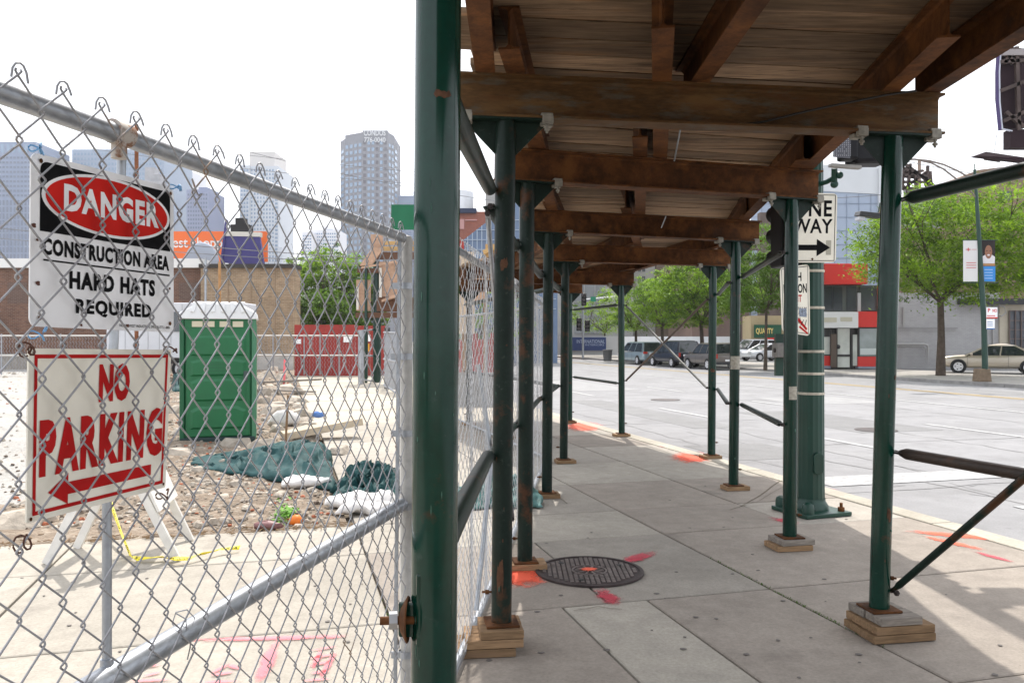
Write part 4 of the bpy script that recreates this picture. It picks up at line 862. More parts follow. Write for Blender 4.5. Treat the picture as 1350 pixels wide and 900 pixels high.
# pedestrian signal with its bracket
t = thing('pedestrian_signal', 'black pedestrian signal box under the shed roof on a green bracket', 'pedestrian signal', P(1122, 215, 7.35))
X0 = P(1122, 200, 7.3)
SM = .0067
bx = M('signal_black', (.010, .010, .012), .5, spec=.2)
m = MB(); m.bb(X0.x - .02, X0.x + .29, X0.y - .12, X0.y + .12, X0.z - .12, X0.z + .13); m.build('housing', bx, t, bevel=.035)
m = MB(); m.bb(X0.x - .14, X0.x - .0, X0.y - .17, X0.y - .02, X0.z - .10, X0.z + .12); m.build('visor', bx, t, bevel=.02)
m = MB()
for i in range(9):
    for j in range(11):
        if random.random() < .8: c = P(1100 + i * 2.6, 178 + j * 2.7, X0.y - .18); m.tube([c, c - V(0, .006, 0)], .0035, 6)
lens = M('lens_dots', (.42, .42, .45), .4)
o = MB().add([P(1098, 207, X0.y - .174), P(1121, 209, X0.y - .174), P(1122, 176, X0.y - .174), P(1100, 176, X0.y - .174)], [(0, 1, 2, 3)]).build('lens_screen', M('lens_screen', (.07, .07, .085), .3), t); m.build('lens_dot', lens, o, kind='stuff')
m = MB(); m.bar(P(1094, 218, 7.2), P(1134, 221, 7.25), .06, .03); m.build('mount_plate', M('mount_plate', (.30, .29, .27), .6), t, bevel=.006)
m = MB(); m.tube([V(pc.x, pc.y, P(0, 244, 7.6).z), P(1090, 240, 7.55), P(1102, 233, 7.45)], .022, 12); m.tube([P(1100, 243, 7.4), P(1100, 222, 7.35)], .026, 12); m.ball(P(1100, 243, 7.4), .035, 12, 8); m.ball(P(1107, 231, 7.35), .032, 12, 8); m.sm = 50; m.build('bracket', GP, t)
# vehicle signal seen from behind, left of the pole, and the push-button box
t = thing('traffic_signal', 'black vehicle signal head hung on the near side of the green signal pole', 'traffic signal', P(1029, 352, 7.7))
m = MB(); a = P(1024, 352, 7.75); b = P(1035, 262, 7.75); m.bb(a.x, b.x + .12, 7.62, 7.95, a.z, b.z); m.build('housing', bx, t, bevel=.02)
for k in range(3):
    m = MB(); zc = a.z + (b.z - a.z) * (k + .5) / 3; m.tube([V((a.x + b.x) / 2 + .06, 7.95, zc), V((a.x + b.x) / 2 + .06, 8.13, zc + .01)], .085, 16, cap=False); m.build('visor', bx, t)
m = MB(); m.bar(V(b.x + .1, 7.8, a.z + .1), V(pc.x, pc.y, a.z + .1), .03, .03); m.bar(V(b.x + .1, 7.8, b.z - .1), V(pc.x, pc.y, b.z - .1), .03, .03); m.build('bracket', GP, t)
t = thing('push_button_box', 'grey push button box fixed to the green signal pole', 'push button', P(1029, 470, 7.55))
m = MB(); a = P(1022, 471, 7.5); b = P(1036, 452, 7.5); m.bb(a.x, b.x + .06, 7.45, 7.60, a.z, b.z); m.build('case', M('button_grey', (.22, .21, .20), .6, noise=[(20, .2)]), t, bevel=.008)
m = MB(); m.tube([V(a.x - .012, 7.5, (a.z + b.z) / 2), V(a.x + .01, 7.5, (a.z + b.z) / 2)], .02, 12); m.build('button', DARK, t)
m = MB(); m.bar(P(1029, 495, 7.6), P(1029, 440, 7.6), .10, .05, up=(0, 1, 0)); m.build('back_box', GP, t)

# ================================================================== THINGS BEHIND THE FRONT FENCE
# portable toilet
tc_ = G(290, 584) ; TW = 95 * tc_.y / F
toi = thing('portable_toilet', 'green portable toilet with a white roof standing on the rubble lot', 'portable toilet', (tc_.x - TW * .17, tc_.y + TW / 2, 0), R(16)); toi.scale = (.97, .97, .97)
PG = M('toilet_green_plastic', (0.006, 0.125, 0.042), .42, noise=[(2, .08), (12, .05)], spec=.5); PGD = M('toilet_frame_green', (0.005, 0.095, 0.035), .42); PW = M('toilet_white_plastic', (0.78, 0.79, 0.80), .35)
h = 1.98; w2 = TW / 2 * .98
m = MB(); m.bb(-w2 + .03, w2 - .03, -w2 + .05, w2, .08, h); m.build('cabin', PG, toi, world=False, bevel=.02)
m = MB(); m.bb(-w2 - .02, w2 + .02, -w2 - .02, w2 + .02, 0, .09); m.build('base', M('toilet_base', (.03, .05, .05), .6), toi, world=False, bevel=.01)
for s_ in (-1, 1):
    m = MB(); m.bb(s_ * w2 - .035, s_ * w2 + .035, -w2 - .0, -w2 + .09, .05, h + .02); m.build('corner_post', PGD if s_ < 0 else M('corner_grey_green', (.06, .20, .11), .5), toi, world=False, bevel=.012)
m = MB(); m.bb(-w2 + .06, w2 - .06, -w2 + .015, -w2 + .06, .10, h - .16); door = m.build('door', PG, toi, world=False, bevel=.012)
def relief(z0, z1, inset, bowt, bowb, name='door_panel'):
    """moulded panel: outer outline, raised inner field"""
    m = MB(); x = w2 - .11; y = -w2 + .012; o_ = [(-x, z0), (x, z0), (x, z1), (x - .14, z1 + bowt), (-x + .14, z1 + bowt), (-x, z1)] if bowt >= 0 else [(-x, z0), (-x + .14, z0 - bowb), (x - .14, z0 - bowb), (x, z0), (x, z1), (-x, z1)]
    k = inset; cz = (z0 + z1) / 2
    i_ = [(a * (1 - k * 1.2), cz + (b - cz) * (1 - k * 2.2)) for a, b in o_]
    m.add([(a, y + .006, b) for a, b in o_] + [(a, y - .022, b) for a, b in i_], [tuple(range(len(o_), 2 * len(o_)))] + [(q, (q + 1) % len(o_), (q + 1) % len(o_) + len(o_), q + len(o_)) for q in range(len(o_))])
    m.build(name, PG, door, world=False)
relief(.22, .52, .1, .07, 0); relief(.66, .98, .1, .05, 0); relief(1.06, 1.30, .12, .04, 0); relief(1.38, 1.68, .1, .03, 0)
m = MB()
for k in range(4): m.bb(-.16, .16, -w2 - .012, -w2 + .012, 1.09 + k * .05, 1.105 + k * .05)
m.build('rib', PGD, door, world=False)
m = MB(); m.bb(-w2 + .04, w2 - .04, -w2 + .02, -w2 + .06, h - .16, h); m.build('vent_band', PG, toi, world=False)
for x0 in (-.40, -.22, .02, .22):
    m = MB(); m.bb(x0 * w2 / .55, x0 * w2 / .55 + .16, -w2 + .008, -w2 + .021, h - .135, h - .045); m.build('vent', M('vent_cream', (.62, .56, .42), .6), toi, world=False)
m = MB()
def rl(y_, h_): return [(-w2 - .05, y_, h - .01), (w2 + .05, y_, h - .01), (w2 + .04, y_, h + .09), (w2 - .06, y_, h + .16 + h_), (w2 - .25, y_, h + .26 + h_), (-w2 + .25, y_, h + .26 + h_), (-w2 + .06, y_, h + .16 + h_), (-w2 - .04, y_, h + .09)]
a = rl(-w2 - .03, -.02); b = rl(w2 + .05, .02); m.add(a + b, [tuple(range(8)), tuple(range(8, 16))] + [(i, (i + 1) % 8, (i + 1) % 8 + 8, i + 8) for i in range(8)]); rf = m.build('roof', PW, toi, world=False, bevel=.015)
m = MB()
for k in range(6): x = -w2 + .16 + k * (2 * w2 - .32) / 5; m.bar((x, -w2 - .045, h + .10), (x * .9, -w2 - .03, h + .25), .06, .03, up=(0, 1, 0)); m.bar((x * .9, -w2 - .03, h + .25), (x * .9, w2, h + .30), .06, .03)
m.build('roof_rib', PW, rf, world=False, bevel=.006)
m = MB(); m.bb(w2 - .16, w2 - .10, -w2 - .012, -w2 + .02, .98, 1.14); m.build('latch', M('latch_grey', (.05, .07, .07), .5), door, world=False)
m = MB(); m.bb(w2 - .03, w2 + .03, -w2 + .2, w2 - .1, .3, 1.9); m.build('side_panel', PG, toi, world=False, bevel=.01)

# white trailer behind the toilet
TRW = M('trailer_white', (0.60, 0.61, 0.64), .5, noise=[(2, .05)])
a = P(140, 498, 33); b = P(322, 399, 33); tr = thing('box_trailer', 'white box trailer parked behind the green toilet', 'trailer', ((a.x + b.x) / 2, 34.2, 0))
m = MB(); m.bb(a.x, b.x, 33, 34.6, .85, b.z); body = m.build('body', TRW, tr, bevel=.04)
m = MB()
for k in range(12): x = a.x + .3 + k * (b.x - a.x - .5) / 11; m.bb(x - .012, x + .012, 32.985, 33.02, .9, b.z - .05)
m.build('panel_seam', M('seam_grey', (.45, .46, .48), .5), body)
m = MB(); q0 = P(229, 437, 32.98); q1 = P(247, 411, 32.98); m.bb(q0.x, q1.x, 32.96, 33.01, q0.z, q1.z); m.build('window', M('dark_window', (.10, .11, .12), .2), body)
m = MB(); m.bb(a.x + .3, b.x - .3, 33.2, 34.4, .62, .86); m.build('chassis', DARK, tr)
TYR = M('tyre', (0.018, 0.018, 0.019), .8, bump=(60, .3, .003)); RIM = M('rim', (0.60, 0.60, 0.62), .4, .15)
def wheel_at(par, c, r, wd, axis='Y', rim=True, world=True):
    m = MB(); prof = [(r * .64, -wd / 2), (r * .93, -wd / 2), (r, -wd * .32), (r, wd * .32), (r * .93, wd / 2), (r * .64, wd / 2)]
    m.lathe((0, 0, 0), prof, 26); rot = Matrix.Rotation(R(90), 3, 'X') if axis == 'Y' else Matrix.Rotation(R(90), 3, 'Y'); m.v = [tuple(rot @ V(*p) + Vector(c)) for p in m.v]
    wv = m.build('wheel', TYR, par, world=world, smooth=40); wv
    m = MB(); m.lathe((0, 0, 0), [(.001, wd * .48), (r * .2, wd * .48), (r * .26, wd * .46), (r * .60, wd * .46), (r * .66, wd * .51), (r * .66, -wd * .51), (r * .60, -wd * .46), (r * .26, -wd * .46), (r * .2, -wd * .48), (.001, -wd * .48)], 20)
    m.v = [tuple(rot @ V(*p) + Vector(c)) for p in m.v]; o = m.build('rim', RIM, wv, world=world, smooth=30)
    m = MB()
    for k in range(5):
        aa = k * R(72); 
        for s_ in (-1, 1): m.box((r * .42 * math.cos(aa), r * .42 * math.sin(aa), s_ * wd * .47), (r * .16, r * .14, .012), aa)
    m.v = [tuple(rot @ V(*p) + Vector(c)) for p in m.v]; m.build('rim_opening', BLACK, wv, world=world)
    return wv
wheel_at(tr, (P(238, 490, 33).x, 33.25, .42), .42, .25); wheel_at(tr, (P(160, 490, 33).x, 33.25, .42), .42, .25)

# a-frame barricade (two trestles and boards) with tape
BW = M('barricade_white', (.72, .70, .66), .55, noise=[(8, .1)], spots=[((.3, .16, .1), 14, .68, .72, .6)])
bar_ = thing('barricade', 'white wooden A frame barricade standing behind the no parking sign', 'barricade', G(150, 735))
fL, fR, rL, rR = G(61, 743), G(234, 739), G(101, 722), G(251, 712); tF = (fL + fR) / 2 + V(.0, 0, 1.0); tR = (rL + rR) / 2 + V(0, 0, 1.0)
for q, tp_ in ((fL, tF + V(.04, 0, 0)), (fR, tF - V(.04, 0, 0)), (rL, tR + V(.04, 0, 0)), (rR, tR - V(.04, 0, 0))):
    m = MB(); m.bar(q, tp_, .06, .03, up=(0, 1, 0)); m.build('leg', BW, bar_, bevel=.003)
m = MB(); m.bar(tF + V(0, -.04, -.02), tR + V(0, .04, -.02), .05, .09); m.build('ridge', BW, bar_, bevel=.003)
for A_, B_, k, k2 in ((fR, rR, .36, .58), (fL, rL, .36, .58), (fR, rR, .70, .88)):
    pF = lambda k_: A_.lerp(tF, k_) + V(.03 if A_ is fR else -.03, -.02, 0); pR = lambda k_: B_.lerp(tR, k_) + V(.03 if A_ is fR else -.03, .02, 0)
    m = MB(); m.prism([pF(k), pR(k), pR(k2), pF(k2)], (.02 if A_ is fR else -.02, 0, .004)); m.build('board', BW, bar_)
YT = M('caution_tape', (0.86, 0.72, 0.02), .45); tp = thing('caution_tape', 'yellow caution tape trailing over the concrete from the barricade', 'caution tape', G(200, 742))
pts = [(142, 690), (148, 703), (160, 722), (172, 738), (182, 741), (198, 741), (216, 739), (232, 744), (250, 742), (268, 737), (290, 731), (316, 727)]
hs = [.28, .20, .10, .02, .015, .02, .015, .03, .02, .03, .03, .02]
m = MB(); ws = []
for k, ((px, py), hh) in enumerate(zip(pts, hs)):
    c = G(px, py) + V(0, 0, hh); tw = .6 * math.sin(k * 1.9); ws += [c + V(0, .022 * math.cos(tw), .022 * math.sin(tw) + .012), c - V(0, .022 * math.cos(tw), .022 * math.sin(tw) - .012)]
m.add(ws, [(2 * k, 2 * k + 1, 2 * k + 3, 2 * k + 2) for k in range(len(pts) - 1)]); o = m.build('tape', YT, tp, smooth=60); so_ = o.modifiers.new('solid', 'SOLIDIFY'); so_.thickness = .002
m = MB()
for k in range(0, len(pts) - 1):
    A_, B_, C_, D_ = ws[2 * k], ws[2 * k + 1], ws[2 * k + 3], ws[2 * k + 2]; f = Face(B_, C_, D_, A_)
    if f.w > .05: vs, fs = text2d('CAUTION' if k % 2 else 'AREA', .02); m.add([f.at(.08 + .84 * a, .2 + .6 * b, 0) + V(0, -.002, .003) for a, b in vs], fs)
m.build('lettering', SBLACK, tp)

# ================================================================== LEFT BACKGROUND
def wallbox(name, label, cat, x0, x1, ytop, d, depth, mat, ybase=None, group=None, extra=0):
    a = P(x0, ytop, d); b = P(x1, ytop, d); z0 = -.2 if ybase is None else P(0, ybase, d).z
    t = thing(name, label, cat, ((a.x + b.x) / 2, d + depth / 2, z0), 0, group)
    m = MB(); m.bb(a.x, b.x, d, d + depth, z0, a.z + extra); wl = m.build('wall', mat, t); return t, wl
BRK = M('dark_brown_brick', (.2, .1, .07), .9, brick=((.18, .09, .06), (.11, .055, .04), (.22, .18, .15), .22, .075, 0), noise=[(.5, .15), (3, .12)])
TBR = M('tan_brick', (.4, .3, .2), .9, brick=((.34, .24, .15), (.22, .15, .09), (.36, .31, .25), .22, .085, 0), noise=[(.5, .12), (3, .15)])
RBR = M('red_brick', (.3, .1, .07), .9, brick=((.33, .095, .06), (.25, .07, .05), (.35, .25, .2), .24, .08, 0), noise=[(.5, .1)])
t, wl = wallbox('brick_building', 'dark brown brick building with a white coping behind the rubble lot at far left', 'building', -250, 264, 352, 44, 1.2, BRK)
def px_box(mb, x0, x1, y0, y1, d, dep, back=0.0):
    a = P(x0, y1, d); b = P(x1, y0, d); mb.bb(a.x, b.x, d - dep, d + back, a.z, b.z); return mb
m = MB(); px_box(m, -252, 266, 341, 353, 43.9, .15, 1.3); m.build('coping', M('white_coping', (.72, .71, .69), .7), t)
for x0, x1, y0, y1 in ((-60, -5, 390, 420), (10, 36, 372, 400), (236, 262, 372, 396)):
    m = MB(); px_box(m, x0, x1, y0, y1, 44, .02, .12); w_ = m.build('window_infill', M('infill_brick', (.2, .14, .11), .9, brick=((.14, .085, .07), (.10, .06, .05), (.2, .17, .14), .22, .075, 0)), t)
m = MB(); px_box(m, -240, 262, 466, 487, 44, .08, .05); m.build('plinth', M('plinth_grey', (.30, .27, .24), .9, noise=[(3, .2)]), t)
t, wl = wallbox('tan_brick_building', 'tan brick building with a dark coping behind the white trailer', 'building', 264.5, 387, 352, 43.6, 1.4, TBR)
m = MB(); px_box(m, 263, 388.5, 348, 353, 43.5, .12, 1.5); m.build('coping', M('dark_coping', (.05, .045, .04), .7), t)
m = MB(); px_box(m, 265, 387, 466, 487, 43.6, .10, .05); m.build('plinth', M('plinth_pale', (.46, .44, .41), .9, noise=[(3, .15)]), t)
m = MB()
for x in (300, 330, 362): px_box(m, x, x + 1.2, 352, 466, 43.6, .03)
m.build('downpipe', M('pipe_tan', (.3, .22, .15), .7), t)
# billboards above the brick roofs
OR = M('billboard_orange', (0.85, 0.17, 0.035), .5); PUR = M('billboard_purple', (0.035, 0.028, 0.16), .5, noise=[(.4, .1)])
def pboard(name, label, x0, x1, y0, y1, d, mat, th=.25, cat='billboard', legs=None):
    a = P(x0, y1, d); b = P(x1, y0, d); t = thing(name, label, cat, ((a.x + b.x) / 2, d, a.z)); f = Face(V(a.x, d, a.z), V(b.x, d, a.z), V(b.x, d, b.z), V(a.x, d, b.z)); m = MB(); f.slab(m, th); m.build('panel', mat, t)
    if legs is not None:
        m = MB()
        for k in range(legs): x = a.x + (b.x - a.x) * (k + .5) / legs; m.bb(x - .08, x + .08, d + th, d + th + .2, 3.0, a.z + .5)
        m.build('support', DARK, t)
    return t, f
t, f = pboard('orange_billboard', 'long orange billboard with white est shopp lettering above the tan brick roof', 150, 352, 305, 345, 60, OR, legs=6)
m = MB(); f.text(m, 'est shopp', .385, .36, .71, .80, .01, .02, 1.0); m.build('lettering', M('bb_white', (.8, .78, .76), .5), t)
m = MB(); f.text(m, 'b', .36, .42, .38, .80, .01, .02); m.build('lettering', MATS['bb_white'], t)
t = thing('purple_billboard', 'dark purple tapering billboard in front of the orange one', 'billboard', P(320, 350, 55))
f = Face(P(291, 346, 55), P(348, 351, 55), P(342, 311, 55), P(298, 310, 55)); m = MB(); f.slab(m, .3); m.build('panel', PUR, t)
m = MB(); m.prism([P(297, 311, 54.95), P(343, 312, 54.95), P(343, 306, 54.95), P(297, 305, 54.95)], (0, .5, 0)); m.build('top_strip', M('bb_strip', (.62, .60, .54), .6), t)
m = MB(); m.prism([P(290, 348, 54.9), P(293, 348, 54.9), P(299, 290, 54.9), P(297, 288, 54.9)], (0, .3, 0)); m.build('side_strut', PUR, t)
m = MB(); m.bb(P(300, 0, 55).x, P(300, 0, 55).x + .2, 55.3, 55.5, 3, 6.5); m.bb(P(338, 0, 55).x, P(338, 0, 55).x + .2, 55.3, 55.5, 3, 6.5); m.build('support', DARK, t)
t = thing('roof_vent', 'black stepped roof vent sticking up behind the purple billboard', 'roof vent', P(320, 310, 58)); m = MB(); px_box(m, 307, 331, 297, 345, 58, .5, .5); m.build('housing', M('vent_black', (.03, .028, .028), .7), t)
m = MB(); px_box(m, 312, 324, 288, 299, 58, .3, .4); m.build('cap', MATS['vent_black'], t)
t = thing('grey_dish', 'grey domed dish in front of the orange billboard', 'dish', P(266, 346, 50)); m = MB(); c = P(266, 346, 50); m.ball(c, (1.05, .35, 1.22), 26, 14); m.v = [(x, y, max(z, c.z - .1)) for x, y, z in m.v]; m.build('dome', M('dish_grey', (.33, .36, .42), .6), t, smooth=60)
m = MB(); m.bb(c.x - .08, c.x + .08, 50.1, 50.3, 4, c.z); m.build('mount', DARK, t)
for nm, lb, px, y0, y1, d, w_, mt in (('utility_pipe', 'thin grey pipe standing in front of the dark brick wall near the trailer', 271, 340, 480, 38, .10, GALV), ('wooden_pole', 'slim orange wooden pole before the tan brick wall', 289.5, 345, 480, 39, .13, M('pole_wood', (.42, .23, .10), .8, noise=[(3, .2)])),
                                      ('rusty_pipe', 'rusty vertical pipe rising above the danger sign beyond the fence', 180, 164, 480, 30, .14, M('rust_pipe', (.20, .075, .035), .8, noise=[(4, .3)]))):
    b = P(px, y0, d); o = MB().tube([(0, 0, 0), (0, 0, b.z + .2)], w_ / 2, 10).build(nm, mt, smooth=40); o.location = (b.x, d, -.2); tag(o, lb, 'pole')
t = thing('roof_unit', 'cluster of grey rooftop ducts beside the rusty pipe above the danger sign', 'rooftop unit', P(202, 345, 50)); m = MB(); px_box(m, 194, 206, 222, 345, 50, .3, .5); px_box(m, 206, 214, 231, 345, 50, .3, .4); px_box(m, 190, 216, 240, 246, 49.8, .3, .4); m.build('duct', M('duct_grey', (.40, .40, .42), .5, .2, noise=[(2, .2)]), t)
# red plywood fence
RP = M('red_plywood', (0.32, 0.045, 0.038), .65, noise=[(2, .08), (12, .08)], rand=.08)
rw = thing('red_plywood_fence', 'tall red painted plywood fence closing the far end of the concrete path', 'fence', (G(448, 495).x, 36.5, 0))
for k in range(6):
    x0 = 388 + k * 20; m = MB(); a = P(x0 + .15, 495, 36.5); b = P(x0 + 19.85, 428 + (1.2 if k > 3 else 0), 36.5); m.bb(a.x, b.x, 36.5, 36.53, -.02, b.z); m.build('panel', RP, rw)
m = MB(); m.bb(P(388, 0, 36.5).x, P(508, 0, 36.5).x, 36.53, 36.62, .2, .3); m.build('backing_rail', WOOD, rw)
for q, (x0, x1, y0, y1) in enumerate(((389, 397, 447, 453), (453, 464, 442, 451), (485, 488.5, 441, 450), (392, 394.5, 464, 468))):
    m = MB(); px_box(m, x0, x1, y0, y1, 36.48, .02); m.build('notice', SWHITE if q < 3 else DARK, rw)
m = MB(); px_box(m, 483, 487, 453, 463, 36.47, .02); m.build('notice', M('notice_orange', (.85, .42, .02), .5), rw)
m = MB()
for x in (640, 700): pass
rw2 = thing('red_plywood_fence', 'red painted plywood fence seen through the mesh right of the big green pole', 'fence', (P(625, 0, 27).x, 27, 0))
for k in range(4):
    m = MB(); a = P(598 + k * 16, 480, 27 + k * .0); b = P(613.6 + k * 16, 445, 27); m.bb(a.x, b.x, 27 + .01 * k, 27.03 + .01 * k, 0, 1.6 + .2 * (k % 2)); m.build('panel', RP, rw2)
# metal mesh fence in front of it
mf = thing('site_fence', 'low galvanised rail fence in front of the brick walls and the red plywood', 'fence', (P(300, 0, 35.6).x, 35.6, 0))
for y_ in (442.5, 468.5):
    m = MB(); m.tube([P(-120, y_, 35.6), P(472, y_, 35.6)], .035, 8); m.build('rail', M('rail_pale', (.55, .53, .50), .6, .2), mf)
for x in (-60, -10, 2, 80, 150, 230, 360, 401, 422, 447):
    m = MB(); m.tube([P(x, 494, 35.6), P(x, 440, 35.6)], .03, 8); m.build('post', GALV, mf)
m = MB(); paths = []
a0 = P(-120, 0, 35.62).x; a1 = P(472, 0, 35.62).x; n_ = int((a1 - a0) / .13)
for k in range(n_): x = a0 + k * .13; paths.append([[x + (.065 if j % 2 else 0), 35.62, .1 + j * .1] for j in range(17)])
v, q = sweep(np.array(paths), np.array([0., -1., 0.]), .006, 3); wraw('chain_mesh', v, q, GALV, mf, kind='stuff')
gt = thing('site_gate', 'half open chain link gate with thick grey posts at the end of the path', 'gate', G(477, 506))
for x, yb, yt, r_, mt in ((476, 506, 435, .11, GALV), (482.5, 498, 430, .09, M('gate_brown', (.10, .075, .06), .6)), (498, 503, 434, .05, GALV), (510.5, 512, 432, .10, M('gate_dark', (.06, .06, .06), .6)), (526, 520, 438, .07, GALV)):
    m = MB(); g0 = G(x, yb); m.tube([g0, P(x, yt, g0.y)], r_, 12); m.sm = 40; m.build('post', mt, gt)
for y0, y1, y2 in ((436, 434, 439), (469, 469, 478), (500, 503, 521)):
    m = MB(); m.tube([P(476, y0, G(477, 506).y), P(498, y1, G(0, 503).y)], .03, 8); m.tube([P(506, y1 + 4, 26), P(527, y2, G(0, 520).y)], .03, 8); m.each('rail', GALV, gt)
paths = []
for k in range(60):
    t_ = k / 60; a = P(506, 505, 26).lerp(P(527, 519, 24), t_); paths.append([[a.x + (.03 if j % 2 else 0), a.y, .1 + j * .09] for j in range(20)])
v, q = sweep(np.array(paths), np.array([0.5, -.8, 0.]), .006, 3); wraw('chain_mesh', v, q, GALV, gt, kind='stuff')
# second canopy (plywood and green posts) at the far gate
PLY = M('plywood', (0.46, 0.30, 0.21), .8, noise=[(2, .12), (10, .18)], bump=(20, .2, .004), rand=.12); PLYY = M('fresh_timber', (.50, .32, .14), .8, noise=[(3, .15)], rand=.1)
cn = thing('plywood_canopy', 'plywood clad canopy on dark green posts rising behind the gate post', 'canopy', (P(505, 0, 31).x, 31, 0))
def cbox(name, mat, x0, x1, y0, y1, d, dep=.05, lab_=None):
    m = MB(); px_box(m, x0, x1, y0, y1, d, dep); return m.build(name, mat, cn, bevel=.004)
cbox('parapet_board', M('green_ply', (.015, .135, .065), .6, noise=[(1, .1)]), 516, 562, 270, 303, 31.0, .06)
cbox('fascia_board', PLYY, 506, 560, 318, 323, 30.9); cbox('fascia_board', PLYY, 503, 560, 325, 331, 30.85); cbox('beam', M('beam_brown', (.12, .06, .035), .7), 495, 560, 333, 342, 30.8, .2)
cbox('plywood_panel', PLY, 500, 527, 345, 396, 30.7); cbox('plywood_panel', PLY, 470, 489, 369, 410, 30.75); cbox('beam', MATS['beam_brown'], 472, 500, 354, 360, 30.7, .15); cbox('plywood_panel', PLY, 489, 505, 309, 327, 31.0)
cbox('trim_board', M('white_trim', (.65, .62, .56), .6), 500, 503.5, 353, 392, 30.6, .04); cbox('trim_board', MATS['white_trim'], 470, 473, 378, 408, 30.6, .04); cbox('beam', MATS['beam_brown'], 470, 560, 412, 419, 30.8, .2); cbox('beam', MATS['beam_brown'], 500, 545, 392, 411, 31.2, .6)
m = MB(); m.prism([P(474, 350, 30.4), P(490, 349, 30.4), P(505, 328, 30.4), P(491, 326, 30.4)], (0, .08, -.02)); m.prism([P(476, 352, 30.3), P(522, 343, 30.3), P(522, 346, 30.3), P(476, 354, 30.3)], (0, .06, 0)); m.build('roof_board', PLY, cn)
m = MB(); m.prism([P(503, 395, 30.3), P(527, 385, 30.3), P(527, 390, 30.3), P(503, 398, 30.3)], (0, .6, 0)); m.build('lean_board', PLY, cn)
for x, w_, d in ((482.5, .09, 30.5), (497, .24, 30.9), (541, .1, 30.5)):
    m = MB(); c = P(x, 0, d); m.tube([(c.x, d, 0), (c.x, d, P(0, 345, d).z)], w_ / 1.6, 14); m.sm = 40; m.build('post', GREEN, cn)
# pale plywood hoarding with red boards, glimpsed through the long fence
hd = thing('plywood_hoarding', 'pale plywood hoarding seen through the mesh right of the big green pole', 'hoarding', (P(630, 0, 24).x, 24, 0))
for k, (x0, x1, y0, y1, mt) in enumerate(((598, 626, 332, 440, M('pale_ply', (.50, .40, .30), .8, noise=[(2, .12)])), (626, 639, 345, 400, PLY), (640, 662, 322, 372, PLYY), (598, 612, 318, 334, RP))):
    m = MB(); px_box(m, x0, x1, y0, y1, 24 + .1 * k, .05); m.build('board', mt, hd)
m = MB()
for x in (612, 640, 657): c = P(x, 0, 24.3); m.bar((c.x, 24.3, 0), (c.x, 24.3, 4.2), .12, .12, up=(0, 1, 0))
m.build('stud', WOOD, hd)
m = MB(); m.prism([P(636, 330, 23.8), P(660, 319, 23.8), P(662, 323, 23.8), P(638, 335, 23.8)], (0, .3, 0)); m.build('lean_board', PLYY, hd)
jb = thing('concrete_barrier', 'dark row of grey barrier blocks beyond the long fence', 'barrier', (P(625, 0, 20).x, 20, 0))
for k in range(3):
    m = MB(); c = P(604 + k * 38, 0, 20); m.prism([(c.x - .9, 20 - .3, 0), (c.x - .9, 20 + .3, 0), (c.x - .9, 20 + .1, .8), (c.x - .9, 20 - .1, .8)], (1.78 / 2.6, 0, 0)); m.build('block', M('barrier_grey', (.28, .27, .26), .9, noise=[(3, .2)]), jb)
# skyline -------------------------------------------------------------
def towerf(t, x0, x1, y0, d, depth, mat, name='wall', ybase=447):
    a = P(x0, y0, d); b = P(x1, ybase, d); m = MB(); m.bb(a.x, b.x, d, d + depth, 0, a.z); return m.build(name, mat, t)
def wgrid(t, x0, x1, y0, y1, nx, ny, d, fx, fy, mat, proud=.3, skip=0):
    """window glass as one part: nx by ny panes standing in the facade"""
    a = P(x0, y1, d); b = P(x1, y0, d); m = MB(); wx = (b.x - a.x) / nx; wz = (b.z - a.z) / ny
    for i in range(nx):
        for j in range(ny):
            if skip and random.random() < skip: continue
            cx = a.x + wx * (i + .5); cz = a.z + wz * (j + .5); m.quad((cx - wx * fx / 2, d - proud, cz - wz * fy / 2), (cx + wx * fx / 2, d - proud, cz - wz * fy / 2), (cx + wx * fx / 2, d - proud, cz + wz * fy / 2), (cx - wx * fx / 2, d - proud, cz + wz * fy / 2))
    return m.build('window', mat, t, kind='stuff')
def tower(name, label, x0, d): return thing(name, label, 'skyscraper', (P(x0, 0, d).x, d, 0), 0)
GB = M('facade_blue', (.15, .20, .32), .5, noise=[(.02, .1)]); GW = glassy('tower_glass', (.05, .08, .16), .15); GW2 = glassy('tower_glass_pale', (.16, .25, .38), .2)
CR_ = M('facade_cream', (.55, .52, .50), .8); WH = M('facade_white', (.66, .66, .70), .7); PK = M('facade_pinkish', (.17, .175, .205), .8)
t = tower('glass_tower', 'wide blue glass tower at the left edge behind the danger sign', 0, 520); towerf(t, -110, 47, 187, 520, 40, GB)
wgrid(t, -108, 46, 263, 440, 32, 20, 520, .55, .8, GW); wgrid(t, -108, 46, 205, 261, 32, 9, 520, .7, .45, GW); wgrid(t, -108, 46, 189, 203, 20, 1, 520, .5, .8, GW2)
t = tower('glass_tower', 'blue banded office tower just above the danger sign', 150, 560); towerf(t, 95, 216, 197, 560, 50, M('facade_blue2', (.20, .27, .38), .5)); wgrid(t, 97, 214, 200, 330, 26, 20, 560, .65, .5, GW2)
t = tower('white_tower', 'pale white tower between the danger sign and the darker blue tower', 228, 600); towerf(t, 208, 246, 222, 600, 40, WH); towerf(t, 214, 236, 210, 606, 20, WH, 'crown'); wgrid(t, 210, 246, 228, 330, 7, 18, 600, .7, .45, GW2)
t = tower('blue_tower', 'short darker blue tower right of the danger sign', 262, 540); towerf(t, 246, 275, 250, 540, 30, M('facade_slate', (.17, .20, .33), .6)); towerf(t, 262, 274, 247, 545, 20, MATS['facade_slate'], 'crown'); wgrid(t, 247, 274, 254, 330, 8, 14, 540, .6, .5, GW)
